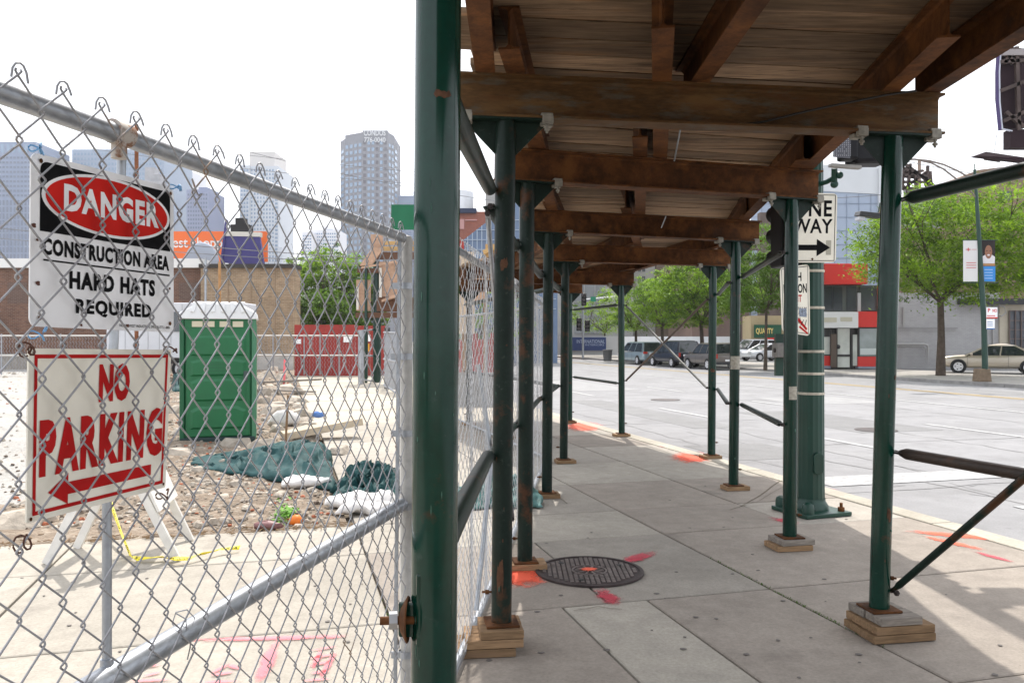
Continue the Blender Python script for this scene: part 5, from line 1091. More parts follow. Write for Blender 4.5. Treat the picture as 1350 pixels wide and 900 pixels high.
t = tower('cream_tower', 'slender cream tower with a plain top block seen above the fence rail', 342, 580); towerf(t, 316, 367, 219, 580, 40, M('facade_cream2', (.50, .53, .58), .7)); towerf(t, 329, 362, 200, 585, 30, CR_, 'crown'); towerf(t, 316, 329, 218, 578, 20, MATS['facade_cream2'], 'wing'); towerf(t, 366, 372, 326, 575, 10, MATS['facade_cream2'], 'wing')
wgrid(t, 317, 328, 222, 340, 3, 22, 577.9, .7, .6, GW2); wgrid(t, 330, 362, 222, 346, 8, 24, 580, .5, .55, GW2); wgrid(t, 362, 367, 236, 346, 1, 22, 580, .7, .6, GW2)
# the big condominium tower: eight-sided, one part per face
t = tower('condo_tower', 'tall brownish condominium tower with white CONDOS lettering on its crown', 486, 500)
D0 = 500
pl = [(449, 187, 16), (455, 181, 8), (478, 172, 0), (511, 172, 0), (519, 181, 8), (524, 187, 16)]
pts = [P(x, y, D0 + o_) for x, y, o_ in pl]
for k in range(5):
    a, b = pts[k], pts[k + 1]; za = min(a.z, b.z) if k != 2 else a.z
    if k in (1, 3): za = (a.z + b.z) / 2
    m = MB(); q0 = V(a.x, a.y, 0); q1 = V(b.x, b.y, 0); m.prism([q0, q1, V(q1.x, q1.y, za), V(q0.x, q0.y, za)], (0, 14, 0)); m.build('wall', PK, t)
    f = Face(q0, q1, V(q1.x, q1.y, za), V(q0.x, q0.y, za)); nx = (1, 4, 6, 2, 1)[k]; ny = 31; m = MB(); md = MB(); z0_ = .30
    for i in range(nx):
        for j in range(9, ny):
            u = (i + .5) / nx; v_ = (j + .3) / (ny + 1.5); tgt = md if (k == 2 and i in (0, 3, 5)) else m; f.rect(tgt, u - .32 / nx, v_, u + .32 / nx, v_ + .55 / (ny + 1.5), .3)
    m.build('window', GW2, t, kind='stuff')
    if md.v: md.build('window', M('balcony_dark', (.06, .055, .08), .4), t, kind='stuff')
f = Face(P(479, 189, D0 - .5), P(509, 189, D0 - .5), P(509, 171, D0 - .5), P(479, 171, D0 - .5)); LW = M('letter_white', (.52, .53, .56), .6)
m = MB(); f.text(m, 'CONDOS', .02, .54, .98, .98, .03, .3); f.text(m, '776-0040', .04, .06, .98, .44, .02, .3); m.build('lettering', LW, t)
for i, (x0, x1, y0, d) in enumerate(((398, 412, 306, 420), (410, 447, 303, 430), (425, 440, 298, 440), (523, 545, 258, 520), (545, 560, 252, 530))):
    t = tower('distant_block', ('low white block behind the tree left of the condo tower', 'wide pale block behind the tree left of the condo tower', 'small rooftop block farthest back left of the condo tower', 'hazy blue block right of the condo tower', 'hazy grey block next to the big green pole')[i], (x0 + x1) / 2, d); towerf(t, x0, x1, y0, d, 20, WH if i < 3 else GB); wgrid(t, x0 + 1, x1 - 1, y0 + 3, 345, max(2, int((x1 - x0) / 3)), 9, d, .6, .4, GW2)
# red brick hall, white silo and glass roof between the poles
t = thing('brick_hall', 'red brick building seen between the big green pole and the first column', 'building', (P(640, 0, 70).x, 70, 0)); m = MB(); px_box(m, 560, 720, 279, 480, 70, 0, 12); m.build('wall', RBR, t); m = MB(); px_box(m, 600, 628, 275, 281, 69.9, .2, 4); m.build('coping', M('blue_coping', (.04, .05, .09), .6), t)
m = MB(); px_box(m, 613, 629, 289.5, 291, 70, .1); px_box(m, 596, 612, 289, 302, 70, .08); m.build('trim', M('hall_trim', (.55, .30, .28), .7), t)
o = MB().lathe((0, 0, 0), [(2.2, 0), (2.2, P(0, 254, 120).z), (1.9, P(0, 251, 120).z), (.01, P(0, 250, 120).z)], 24).build('white_silo', M('silo_white', (.72, .74, .78), .5, noise=[(.3, .1)]), smooth=40); o.location = (P(604, 0, 120).x, 120, 0); tag(o, 'round white silo top above the red brick building', 'silo')
t = thing('glass_building', 'blue gridded glass building with a sloping top behind the left columns', 'building', (P(660, 0, 60).x, 60, 0)); m = MB(); m.prism([P(596, 480, 60), P(735, 480, 60), P(735, 240, 60), P(690, 255, 60), P(596, 328, 60)], (0, 6, 0)); m.build('wall', M('glass_blue', (.13, .19, .30), .25, noise=[(.3, .2)]), t)
m = MB()
for k in range(22): x = 598 + k * 6.2; m.bar(P(x, 470, 59.95), P(x, 328 - (x - 596) * .78 if x < 690 else 252, 59.95), .06, .05, up=(0, 1, 0))
for k in range(10): y_ = 290 + k * 13; m.bar(P(max(597, 596 + (328 - y_) * 1.28), y_, 59.93), P(733, y_, 59.93), .06, .05)
m.build('mullion', M('mullion_pale', (.35, .42, .52), .5), t, kind='stuff')

# ================================================================== TREES
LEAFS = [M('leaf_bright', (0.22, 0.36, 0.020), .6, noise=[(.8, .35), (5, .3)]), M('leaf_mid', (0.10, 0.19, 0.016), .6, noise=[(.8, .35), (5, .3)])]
for l_ in LEAFS:
    b = l_.node_tree.nodes['Principled BSDF']; tr_ = l_.node_tree.nodes.new('ShaderNodeBsdfTranslucent'); ms = l_.node_tree.nodes.new('ShaderNodeMixShader'); ms.inputs[0].default_value = .48
    src = b.inputs['Base Color'].links[0].from_socket; l_.node_tree.links.new(src, tr_.inputs[0]); o_ = l_.node_tree.nodes['Material Output']; l_.node_tree.links.new(b.outputs[0], ms.inputs[1]); l_.node_tree.links.new(tr_.outputs[0], ms.inputs[2]); l_.node_tree.links.new(ms.outputs[0], o_.inputs[0])
BARK = M('bark', (0.085, 0.065, 0.05), .95, noise=[(5, .3)], bump=(30, .8, .02))
def tree(name, label, loc, H, cw, cz0, nleaf, seed, leaf=.13, trunk=.14, group=None, mat=0, cd=None, flat=.55, off=0):
    rnd = random.Random(seed); t = thing(name, label, 'tree', loc, 0, group); cd = cd or cw
    m = MB(); fork = cz0 + (H - cz0) * .08; tips = []
    m.tube([(0, 0, -.05), (.03, .0, fork * .5), (.06 * rnd.uniform(-1, 1), 0, fork)], [trunk * 1.25, trunk * .9, trunk * .75], 10)
    def limb(p, d, L_, r, lev):
        pts = [p]; q = Vector(p); dd = Vector(d)
        for k in range(3): dd = (dd + V(rnd.uniform(-.25, .25), rnd.uniform(-.25, .25), rnd.uniform(-.02, .22))).normalized(); q = q + dd * L_ / 3; pts.append(q.copy())
        m.tube(pts, [r, r * .8, r * .6, r * .35], 6, cap=False)
        if lev:
            for _ in range(3): limb(pts[rnd.choice((1, 2, 3))], (dd + V(rnd.uniform(-.9, .9), rnd.uniform(-.9, .9), rnd.uniform(-.3, .6))).normalized(), L_ * .62, r * .5, lev - 1)
        tips.append(q)
    base = V(.06 * 0, 0, fork * .97)
    for k in range(6):
        a = k * 1.05 + rnd.uniform(-.3, .3); limb(base, V(math.cos(a) * cw * .5, math.sin(a) * cd * .5, (H - fork) * rnd.uniform(.45, .9)).normalized(), (H - fork) * rnd.uniform(.5, .72), trunk * .5, 2)
    m.sm = 60; m.build('trunk', BARK, t, world=False)
    # clumps filling an uneven crown
    cl = []
    for _ in range(int(nleaf / 42)):
        while True:
            x, y, z = rnd.uniform(-1, 1), rnd.uniform(-1, 1), rnd.uniform(-1, 1); q = x * x + y * y + z * z
            if q < 1 and rnd.random() < .35 + .65 * q: break
        k = 1 + .28 * mnoise.noise(V(x * 2 + seed, y * 2, z * 2)); zz = z if z > 0 else z * .9
        cl.append((V(off + x * cw / 2 * k, y * cd / 2 * k, cz0 + (H - cz0) * (.5 + .5 * zz * k)), rnd.uniform(.25, .78)))
    v = []; fcs = []; v2 = []; f2 = []
    for c, s_ in cl:
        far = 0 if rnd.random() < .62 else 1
        for _ in range(42):
            g_ = V(rnd.gauss(0, .5), rnd.gauss(0, .5), rnd.gauss(0, .22)) * s_ * cw / 7.5
            p = c + g_; p.z -= .25 * (g_.x ** 2 + g_.y ** 2)
            a = rnd.uniform(0, 6.28); b_ = rnd.uniform(-.9, .6); u = V(math.cos(a) * math.cos(b_), math.sin(a) * math.cos(b_), math.sin(b_)); w_ = u.cross(V(rnd.uniform(-.5, .5), rnd.uniform(-.5, .5), 1)).normalized() * flat; L_ = leaf * rnd.uniform(.6, 1.35)
            V_, F_ = (v, fcs) if far == 0 else (v2, f2); o = len(V_)
            V_ += [p - u * L_ * .5, p + w_ * L_ * .3, p + u * L_ * .5, p - w_ * L_ * .3]; F_.append((o, o + 1, o + 2, o + 3))
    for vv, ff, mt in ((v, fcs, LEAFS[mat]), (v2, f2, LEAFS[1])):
        me = bpy.data.meshes.new('crown'); me.from_pydata([tuple(x) for x in vv], [], ff); me.materials.append(mt); me.update(); o = bpy.data.objects.new('crown', me); COL.objects.link(o); o.parent = t
    return t
g0 = G(1240, 495)
tree('street_tree', 'large bright green street tree with forked trunk between the shop and the beige sedan', g0, 8.4, 8.4, 2.9, 42000, 11, .20, .17, off=.55)
kp = lambda px, n_=25.9: (lambda Y: V((px - 675) / F * Y, Y, 0))(n_ / (RN.x * (px - 675) / F + RN.y))
tree('street_tree', 'bright bushy street tree beside the grey wagon in the row beyond the road', kp(925), 7.0, 7.0, 2.3, 21000, 21, .24, .15)
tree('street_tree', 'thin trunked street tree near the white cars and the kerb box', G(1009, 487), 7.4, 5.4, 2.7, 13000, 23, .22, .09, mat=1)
tree('street_tree', 'street tree behind the dark wagon with lowest branches touching its roof', kp(873), 6.4, 5.6, 2.2, 10000, 25, .22, .13)
tree('street_tree', 'smaller street tree above the blue minivan', kp(838), 6.2, 6.2, 2.0, 9000, 27, .24, .12)
tree('street_tree', 'pale sparse street tree behind the farthest columns over the blue banner', kp(797, 29), 5.6, 7.5, 2.0, 5000, 29, .26, .10)
tree('street_tree', 'tree behind the others in the far parking lot', P(975, 450, 72) * 1, 8.5, 8.5, 2.5, 9000, 31, .26, .12, mat=1)
for i, (px, d, H, cw, sd) in enumerate(((440, 62, 9.0, 6.8, 41), (408, 66, 8.2, 5.5, 43), (478, 64, 7.8, 4.2, 45), (425, 58, 5.0, 5.5, 47))):
    tree('lot_tree', ('tall light green tree behind the red plywood fence', 'leftmost tree touching the tan brick building behind the red fence', 'tree beside the plywood canopy behind the red fence', 'low dark bush just above the red plywood fence')[i], (P(px, 0, d).x, d, 0), H, cw, .9, 15000, sd, .30, .15, mat=0 if i < 3 else 1)
tree('lot_tree', 'greenery glimpsed through the long fence right of the big green pole', (P(640, 0, 40).x, 40, 0), 4.6, 5.0, .6, 4000, 49, .2, .1)

# ================================================================== RIGHT BACKGROUND
def prect(mb, d, x0, x1, y0, y1, th=.05, back=.0): return px_box(mb, x0, x1, y0, y1, d, th, back)
# grey concrete block with windows, far down the street
CG = M('grey_concrete', (.34, .34, .33), .85, noise=[(.1, .1), (1, .08)]); WD = glassy('window_dark', (.03, .035, .045), .15)
t, wl = wallbox('concrete_office', 'pale grey concrete office block at the far end of the street', 'building', 640, 835, 250, 115, 25, CG)
for x in (715, 745, 768): m = MB(); prect(m, 115, x, x + .6, 255, 440, .2); m.build('joint', M('joint_grey', (.2, .2, .2), .8), t)
for i in range(4):
    for y0 in (300, 340, 378, 412):
        if i in (1, 3): m = MB(); prect(m, 115, 690 + i * 30, 703 + i * 30, y0, y0 + 15, .05); m.build('window', WD, t)
m = MB(); prect(m, 114.9, 757, 797, 300, 440, .1); m.build('panel_band', M('panel_grey', (.20, .215, .22), .5, noise=[(.3, .1)]), t)
m = MB()
for y0 in (325, 362, 398): prect(m, 114.8, 757, 797, y0, y0 + .8, .1)
for x in (770, 784): prect(m, 114.8, x, x + .8, 300, 440, .1)
m.build('mullion', CG, t)
t, wl = wallbox('apartment_block', 'grey apartment block with dark square windows behind the far street trees', 'building', 836, 912, 262, 118, 22, M('apartment_stone', (.40, .39, .36), .85, noise=[(.15, .1)]))
for x0 in (841, 846.5, 863.5, 889, 898):
    for y0 in (290, 308, 327, 350, 364, 384, 402):
        m = MB(); prect(m, 118, x0, x0 + 6 if x0 > 850 else x0 + 4, y0, y0 + 8, .08); m.build('window', WD, t)
m = MB(); prect(m, 117.8, 864, 884, 270, 446, .6); m.build('brown_bay', M('brown_bay', (.16, .12, .09), .8, noise=[(.3, .15)]), t)
t, wl = wallbox('apartment_block', 'brown low building behind the trees near the fourth right column', 'building', 912, 1004, 318, 100, 15, M('brown_wall', (.22, .15, .12), .85, noise=[(.2, .15)]))
for x0 in (920, 938, 956, 974, 990):
    for y0 in (330, 350, 372): m = MB(); prect(m, 100, x0, x0 + 8, y0, y0 + 9, .08); m.build('window', WD, t)
# white hoarding behind the cars
hw = thing('white_hoarding', 'long white hoarding wall behind the row of parked cars', 'hoarding', (P(890, 0, 74).x, 74, 0))
for k in range(10): m = MB(); x0 = 815 + k * 15; prect(m, 74, x0 + .08, x0 + 14.9, 443.5, 470.5, .1); m.build('panel', M('hoarding_white', (.86, .87, .90), .6, rand=.03), hw)
lw_ = thing('low_wall', 'low pale wall carrying the blue banner at the far corner', 'wall', (P(770, 0, 72).x, 72, 0)); m = MB(); prect(m, 72, 700, 814, 443, 468, .3); m.build('wall', M('low_wall_grey', (.46, .46, .46), .8, noise=[(.3, .1)]), lw_)
t, f = pboard('blue_banner', 'dark blue INTERNATIONAL banner fixed to the low pale wall', 753, 799, 444.5, 462, 71.5, M('banner_blue', (.035, .055, .15), .6), .05, 'banner')
m = MB(); f.text(m, 'INTERNATIONAL', .16, .56, .96, .82, .01, .02); f.text(m, 'INTERIORS', .40, .36, .94, .50, .0, .02); m.build('lettering', M('banner_text', (.35, .40, .52), .6), t)
t = thing('trash_can', 'dark grey street bin on the far corner beside the blue banner', 'bin', G(801, 476)); c = G(801, 476); m = MB(); m.lathe(c, [(.28, 0), (.34, .75), (.38, .80), (.36, .84), (.001, .86)], 16); m.build('bin_body', M('bin_grey', (.10, .10, .10), .6), t, smooth=40)
# far traffic signals
def tsignal(px, y0, y1, d, label, cat='traffic signal'):
    t = thing('traffic_signal', label, cat, P(px, y1, d)); a = P(px - 3.2, y1, d); b = P(px + 3.2, y0, d); m = MB(); m.bb(a.x, b.x, d, d + .3, a.z, b.z); m.build('housing', bx, t, bevel=.04)
    for k in range(3): m = MB(); zc = a.z + (b.z - a.z) * (k + .5) / 3; m.tube([((a.x + b.x) / 2, d, zc), ((a.x + b.x) / 2, d - .22, zc - .02)], .14, 12, cap=False); m.tube([((a.x + b.x) / 2, d - .01, zc), ((a.x + b.x) / 2, d - .03, zc)], .12, 12); m.build('lens', M('lens_dull', (.05, .03, .03), .3), t)
    return t
t = thing('signal_post', 'slim grey signal post with a green street name sign on its arm', 'signal post', G(768.5, 472)); c = G(768.5, 472); m = MB(); m.tube([c, P(768.5, 386, c.y)], .09, 10); m.build('pole', GALV, t)
m = MB(); m.tube([P(769, 395, c.y), P(812, 391, c.y)], .06, 8); m.build('arm', M('arm_white', (.6, .6, .62), .5), t)
m = MB(); prect(m, c.y - .2, 778.5, 785.5, 391, 397.5, .05); m.build('name_sign', M('street_green', (.01, .22, .12), .5), t)
tsignal(770, 386.5, 403, 60, 'upper traffic signal head on the far corner post'); tsignal(763.5, 419, 436, 62, 'left one of the two lower traffic signal heads on the far corner'); tsignal(774.5, 422, 437, 64, 'right one of the two lower traffic signal heads on the far corner')
# QUALITY shop
t, wl = wallbox('quality_shop', 'yellow fronted shop with a green QUALITY sign behind the white cars', 'shop', 990, 1044, 416, 82, 3, M('shop_yellow', (.42, .34, .20), .7, noise=[(.4, .1)]))
m = MB(); prect(m, 81.8, 994, 1030, 428, 445, .1); fs_ = m.build('fascia', M('fascia_green', (.02, .10, .055), .6), t); f = Face(P(996, 443, 81.6), P(1020, 443, 81.6), P(1020, 430.5, 81.6), P(996, 430.5, 81.6)); m = MB(); f.text(m, 'QUALITY', .02, .15, .98, .85, .03, .02); m.build('lettering', M('letter_yellow', (.75, .62, .20), .5), fs_)
m = MB(); prect(m, 81.5, 1008, 1034, 445, 449, .5); m.build('awning', SRED, t); m = MB(); prect(m, 81.9, 992, 1040, 452, 470, .05); m.build('shop_window', WD, t)
# pale blue-grey warehouse
t, wl = wallbox('grey_warehouse', 'large pale blue grey warehouse with a white upper band behind the red shop', 'building', 1003, 1162, 222, 95, 4, M('warehouse_blue', (.34, .40, .50), .7, noise=[(.2, .08)]))
m = MB(); m.prism([P(1086, 252, 94.9), P(1159, 256, 94.9), P(1159, 221, 94.9), P(1086, 217, 94.9)], (0, .1, 0)); m.build('upper_band', M('warehouse_white', (.60, .62, .64), .7, noise=[(.2, .05)]), t)
m = MB(); px_box(m, 1158, 1163, 216, 440, 94.8, .2, .5); m.build('corner_trim', MATS['warehouse_white'], t)
m = MB()
for k in range(11): prect(m, 94.95, 988 + k * 16, 988.5 + k * 16, 256, 440, .04)
for k in range(6): prect(m, 94.95, 986, 1158, 268 + k * 18, 268.5 + k * 18, .04)
m.build('panel_joint', M('joint_blue', (.22, .27, .35), .7), t, kind='stuff')
m = MB(); prect(m, 94.5, 985, 1036, 312, 330, .4); m.build('brown_band', M('band_brown', (.13, .08, .07), .7), t)
m = MB(); px_box(m, 1002, 1036, 280, 460, 92, 0, 1); m.build('annexe', M('annexe_brown', (.12, .09, .08), .8, noise=[(.5, .3)]), t)
# red corner shop
RS = M('shop_red', (0.56, 0.022, 0.016), .5, noise=[(.4, .08)]); DS = 44.5
t, wl = wallbox('red_shop', 'closed red and white corner shop across the road', 'shop', 1084, 1162.5, 376, DS, 5, M('shop_upper_grey', (.10, .11, .10), .6, noise=[(.5, .15)]))
m = MB(); px_box(m, 1084, 1141, 348, 375, DS - .3, .3, 3); m.build('sign_box', RS, t, bevel=.02)
m = MB(); px_box(m, 1156.5, 1163, 376, 484, DS - .02, .35, .2); m.build('red_pier', RS, t)
for x0 in (1085, 1098, 1116, 1133, 1145): m = MB(); prect(m, DS - .02, x0, x0 + (12 if x0 != 1145 else 9), 378, 409, .05); m.build('upper_window', WD, t)
m = MB(); px_box(m, 1130, 1134, 386, 411, DS - .05, .1, .1); m.build('pale_pier', M('pale_pier', (.45, .46, .46), .7), t)
m = MB(); px_box(m, 1080, 1131, 411, 432, DS - .75, .05, .8); cs = m.build('canopy_sign', M('canopy_white', (.66, .66, .66), .6, noise=[(1, .06)]), t)
for x0, x1, y0, y1 in ((1086, 1103, 418.5, 424.5), (1108, 1123.5, 418, 423.5)): m = MB(); prect(m, DS - .81, x0, x1, y0, y1, .01); m.build('faded_patch', M('faded_cream', (.50, .47, .38), .7), cs)
m = MB(); px_box(m, 1131, 1157, 410.5, 431, DS - .70, .02, .7); m.build('red_fascia', RS, t)
m = MB(); px_box(m, 1080, 1095, 469, 482, DS - .4, .05, .4); px_box(m, 1131, 1157, 470, 483, DS - .45, .05, .4); m.each('stall_riser', RS, t)
m = MB(); px_box(m, 1131, 1158, 483, 486, DS - .5, .05, .4); px_box(m, 1080, 1095, 482, 485.5, DS - .45, .05, .4); m.each('plinth', M('plinth_blue', (.22, .24, .30), .8), t)
m = MB(); px_box(m, 1080, 1157, 432, 485, DS - .15, .02, .1); m.build('shopfront_back', M('shop_inside', (.06, .06, .06), .5), t)
PG_ = M('papered_glass', (.52, .54, .50), .25, noise=[(1.5, .15)])
for x0, x1, y0, y1 in ((1081, 1094, 444, 467), (1103, 1120, 433, 484), (1124, 1130, 441, 482)):
    m = MB(); prect(m, DS - .38, x0, x1, y0, y1, .02); m.build('shop_window', PG_, t)
m = MB(); prect(m, DS - .42, 1132.5, 1157, 433, 469, .02); m.build('shop_window', M('reflecting_glass', (.20, .24, .24), .05, spec=1.0, noise=[(1, .3)]), t)
m = MB(); prect(m, DS - .44, 1134, 1155, 459, 467, .01); m.build('painted_reflection', M('reflection_pale', (.50, .55, .55), .3), t)  # pale strip over the glass, a reflection painted as colour
FRD = M('frame_dark', (.025, .022, .022), .5)
m = MB()
for x in (1094, 1101.5, 1121.5, 1130.5, 1156.5): prect(m, DS - .40, x, x + 2.2, 431, 485, .06)
prect(m, DS - .40, 1103, 1121, 467, 470, .05); prect(m, DS - .40, 1132, 1157, 431, 433, .05); m.build('frame', FRD, t)
m = MB(); prect(m, DS - .6, 1095, 1102, 440, 484, .1); dr = m.build('door', M('door_brown', (.10, .075, .06), .6), t); m = MB(); m.ball(P(1105, 457, DS - .6), .12, 8, 6); m.build('handle', BLACK, dr)
# grey painted brick wall and beige garage right of it
t, wl = wallbox('painted_brick_wall', 'long grey painted brick building behind the large street tree', 'building', 1163.5, 1318, 386, 45.2, 9, M('grey_painted_brick', (.36, .35, .35), .85, brick=((.38, .37, .375), (.345, .335, .34), (.31, .305, .31), .22, .075, 0), noise=[(.3, .07), (2, .06)]))
m = MB(); prect(m, 45.1, 1163, 1262, 432, 433.2, .05); m.build('string_course', M('string_course_grey', (.25, .24, .24), .9), t)  # thin course in a grey darker than the wall
PIP = M('pipe_grey', (.36, .35, .34), .6, .1)
m = MB(); m.tube([P(1160, 453.5, 44.9), P(1218, 453.5, 44.9), P(1222.5, 455, 44.9), P(1223.5, 459, 44.9), P(1223.5, 484, 44.9)], .055, 8); m.tube([P(1166, 456.5, 45.0), P(1215, 456.5, 45.0), P(1220.5, 460, 45.0), P(1220.5, 484, 45.0)], .045, 8); m.sm = 60; m.build('wall_pipe', PIP, t)
m = MB(); prect(m, 45.1, 1262, 1352, 394, 401.5, .4); m.build('dark_lintel', M('lintel_dark', (.04, .04, .045), .6), t)
m = MB(); prect(m, 45.15, 1190, 1192, 405, 430, .06); prect(m, 45.15, 1308, 1309.2, 402, 484, .08); m.build('conduit', PIP, t)
o = MB().tube([(0, 0, 0), (0, 0, .95)], .07, 12).build('bollard', M('bollard_yellow', (.75, .55, .02), .5), smooth=40); o.location = G(1231, 485.5); tag(o, 'short yellow bollard against the grey painted wall', 'bollard')
t, wl = wallbox('beige_garage', 'beige building with barred windows at the right edge behind the sedan', 'building', 1318, 1440, 396, 45.1, 9, M('beige_wall', (.47, .42, .34), .85, noise=[(.4, .08), (3, .05)]))
m = MB(); prect(m, 45.05, 1330, 1385, 409, 459, .02); wn = m.build('window', M('win_grey', (.07, .075, .09), .25, noise=[(2, .3)]), t)
m = MB()
for k in range(8): prect(m, 45.0, 1330 + k * 7.8, 1330.9 + k * 7.8, 409, 459, .06)
for y_ in (409, 422, 434, 446, 458): prect(m, 45.0, 1330, 1386, y_, y_ + .9, .05)
m.build('glazing_bar', M('bar_brown', (.16, .12, .11), .7), wn)
m = MB(); m.tube([P(1316, 402, 44.9), P(1324, 404, 44.9), P(1326, 412, 44.9), P(1320, 417, 44.9), P(1316, 414, 44.9)], .04, 8); m.build('bent_pipe', PIP, t)
t, wl = wallbox('brown_brick_building', 'tall brown brick building rising behind the tree at the right edge', 'building', 1261, 1450, 236, 56, 12, M('brown_brick2', (.3, .2, .15), .9, brick=((.24, .155, .11), (.17, .105, .08), (.27, .22, .18), .22, .075, 0), noise=[(.4, .12)]))
m = MB(); m.prism([P(1261, 236, 56), P(1450, 236, 56), P(1450, 205, 56), P(1290, 224, 56)], (0, 12, 0)); m.build('gable', MATS['brown_brick2'], t)
for x0, x1, y0, y1 in ((1319, 1334, 252, 264), (1360, 1372, 252, 270)): m = MB(); prect(m, 55.95, x0, x1, y0, y1, .05); m.build('window', WD, t)
# steel frame on a roof, wooden pole
t = thing('rooftop_sign_frame', 'dark steel sign frame on a roof left of the arched street lamp', 'sign frame', P(1205, 255, 50)); FRM_ = M('frame_steel', (.07, .05, .045), .6, noise=[(2, .3)]); m = MB()
for a, b in (((1190, 250), (1190, 212)), ((1197, 250), (1200, 216)), ((1222, 250), (1219, 228)), ((1190, 214), (1234, 247)), ((1190, 222), (1222, 236)), ((1190, 240), (1224, 240)), ((1190, 248), (1236, 249)), ((1190, 250), (1222, 226)), ((1190, 232), (1216, 225)), ((1208, 250), (1206, 224)), ((1228, 250), (1226, 226)), ((1223, 250), (1223, 219))): m.bar(P(*a, 50), P(*b, 50), .14, .18, up=(0, 1, 0))
m.build('strut', FRM_, t); m = MB(); m.prism([P(1190, 219, 50.3), P(1206, 224, 50.3), P(1212, 236, 50.3), P(1190, 234, 50.3)], (0, .1, 0)); m.build('panel', FRM_, t)
m = MB(); px_box(m, 1194, 1240, 249, 300, 50.5, 0, .3); m.build('roof_block', M('roof_block', (.25, .25, .25), .8), t)
t = thing('utility_pole', 'weathered wooden utility pole with a crossarm beside the rooftop frame', 'utility pole', (P(1212, 0, 56).x, 56, 0)); c = V(P(1212, 0, 56).x, 56, 0); m = MB(); m.tube([c, P(1212, 211, c.y)], .11, 10); m.build('pole', M('old_pole', (.26, .20, .16), .9, noise=[(3, .2)]), t); m = MB(); m.bar(P(1190, 232, c.y - .1), P(1218, 225, c.y - .1), .1, .14); m.build('crossarm', MATS['old_pole'], t)
# arched street lamp with banners
LG = M('lamp_green', (.007, .042, .028), .4); lc = G(1299, 503)
t = thing('street_lamp', 'green street lamp with arched double arm and two banners beside the sedan', 'street lamp', (lc.x, lc.y, 0)); m = MB(); m.tube([lc, P(1297.5, 430, lc.y), P(1290, 300, lc.y), P(1285, 226, lc.y)], [.11, .10, .075, .05], 12); m.sm = 60; m.build('pole', LG, t)
m = MB(); m.prism([P(1291, 503, lc.y - .2), P(1308, 503, lc.y - .2), P(1306, 486, lc.y - .1), P(1293, 486, lc.y - .1)], (0, .5, 0)); m.build('base', M('base_brown', (.17, .125, .085), .8, noise=[(6, .25)]), t, bevel=.02)
m = MB()
for pts in ([(1286, 240), (1276, 233), (1262, 225), (1244, 217), (1225, 212), (1205, 210), (1192, 211)], [(1288, 262), (1278, 250), (1262, 237), (1244, 223), (1228, 215), (1215, 212)]): m.tube([P(*p, lc.y) for p in pts], .035, 8)
m.sm = 60; m.build('arm', M('arm_brown', (.20, .17, .15), .6), t)
m = MB(); m.ball(P(1189, 212, lc.y), (.28, .16, .10), 12, 8); m.build('lamp_head', DARK, t, smooth=60)
m = MB(); m.ball(P(1285, 225, lc.y), .06, 8, 6); m.tube([P(1285, 226, lc.y), P(1285, 216, lc.y)], .02, 6); m.build('finial', LG, t)
for py in (316.5, 372.5): m = MB(); m.tube([P(1269, py, lc.y), P(1316, py, lc.y)], .018, 6); m.build('banner_arm', LG, t)
tb, f = pboard('white_banner', 'white banner with a red star mark hanging left of the street lamp', 1270, 1289, 317, 371, lc.y, M('cloth_white', (.68, .67, .66), .8), .01, 'banner')
m = MB(); f.poly(m, [(.12, .78), (.30, .795), (.34, .84), (.38, .795), (.56, .78), (.38, .765), (.34, .72), (.30, .765)], .01); f.rect(m, .58, .775, .9, .785, .01); [f.rect(m, .2, .45 - k * .06, .88, .465 - k * .06, .01) for k in range(3)]; m.build('print', M('print_red', (.55, .10, .10), .7), tb)
tb, f = pboard('portrait_banner', 'banner with a portrait above a blue panel hanging right of the street lamp', 1294, 1312, 317, 371, lc.y, M('cloth_dark', (.03, .025, .025), .8), .01, 'banner')
SK = M('portrait_skin', (.28, .14, .09), .8)
m = MB(); f.rect(m, .02, .38, .98, .46, .008); m.build('print', M('print_tan', (.40, .22, .10), .8), tb); m = MB(); f.poly(m, [(.05, .44), (.95, .44), (.98, .6), (.70, .66), (.30, .66), (.02, .6)], .010); m.build('print', M('print_shirt', (.66, .64, .66), .8), tb)
m = MB(); f.ell(m, .5, .72, .27, .165, .012, 24); m.build('print', SK, tb); m = MB(); f.ell(m, .5, .645, .10, .02, .014, 14); m.build('print', MATS['print_shirt'], tb); m = MB(); f.ell(m, .38, .745, .05, .012, .014, 10); f.ell(m, .62, .745, .05, .012, .014, 10); m.build('print', BLACK, tb)
m = MB(); f.rect(m, .0, .0, 1.0, .37, .010); m.build('print', M('print_blue', (.05, .24, .60), .7), tb); m = MB(); [f.rect(m, .2, .28 - k * .07, .8, .295 - k * .07, .014) for k in range(4)]; m.build('print', M('print_pale', (.45, .60, .80), .7), tb)
tb, f = pboard('street_sign', 'white street sign with red markings on the lamp post', 1300.5, 1315, 405, 419.5, lc.y - .15, SWHITE, .01, 'sign'); m = MB(); f.rect(m, 0, 0, 1, .10, .004); f.text(m, 'NO', .55, .55, .95, .85, .02, .004); f.text(m, 'P', .12, .55, .35, .90, .02, .004); f.rect(m, .05, .2, .8, .27, .004); m.build('print', SRED, tb)
tb, f = pboard('street_sign', 'small white sign with a blue foot below the red marked sign on the lamp post', 1300.5, 1311.5, 420.5, 434, lc.y - .15, SWHITE, .01, 'sign'); m = MB(); f.rect(m, 0, 0, 1, .10, .004); [f.rect(m, .1, .7 - k * .18, .75, .75 - k * .18, .004) for k in range(3)]; m.build('print', M('sign_blue', (.05, .16, .42), .6), tb)
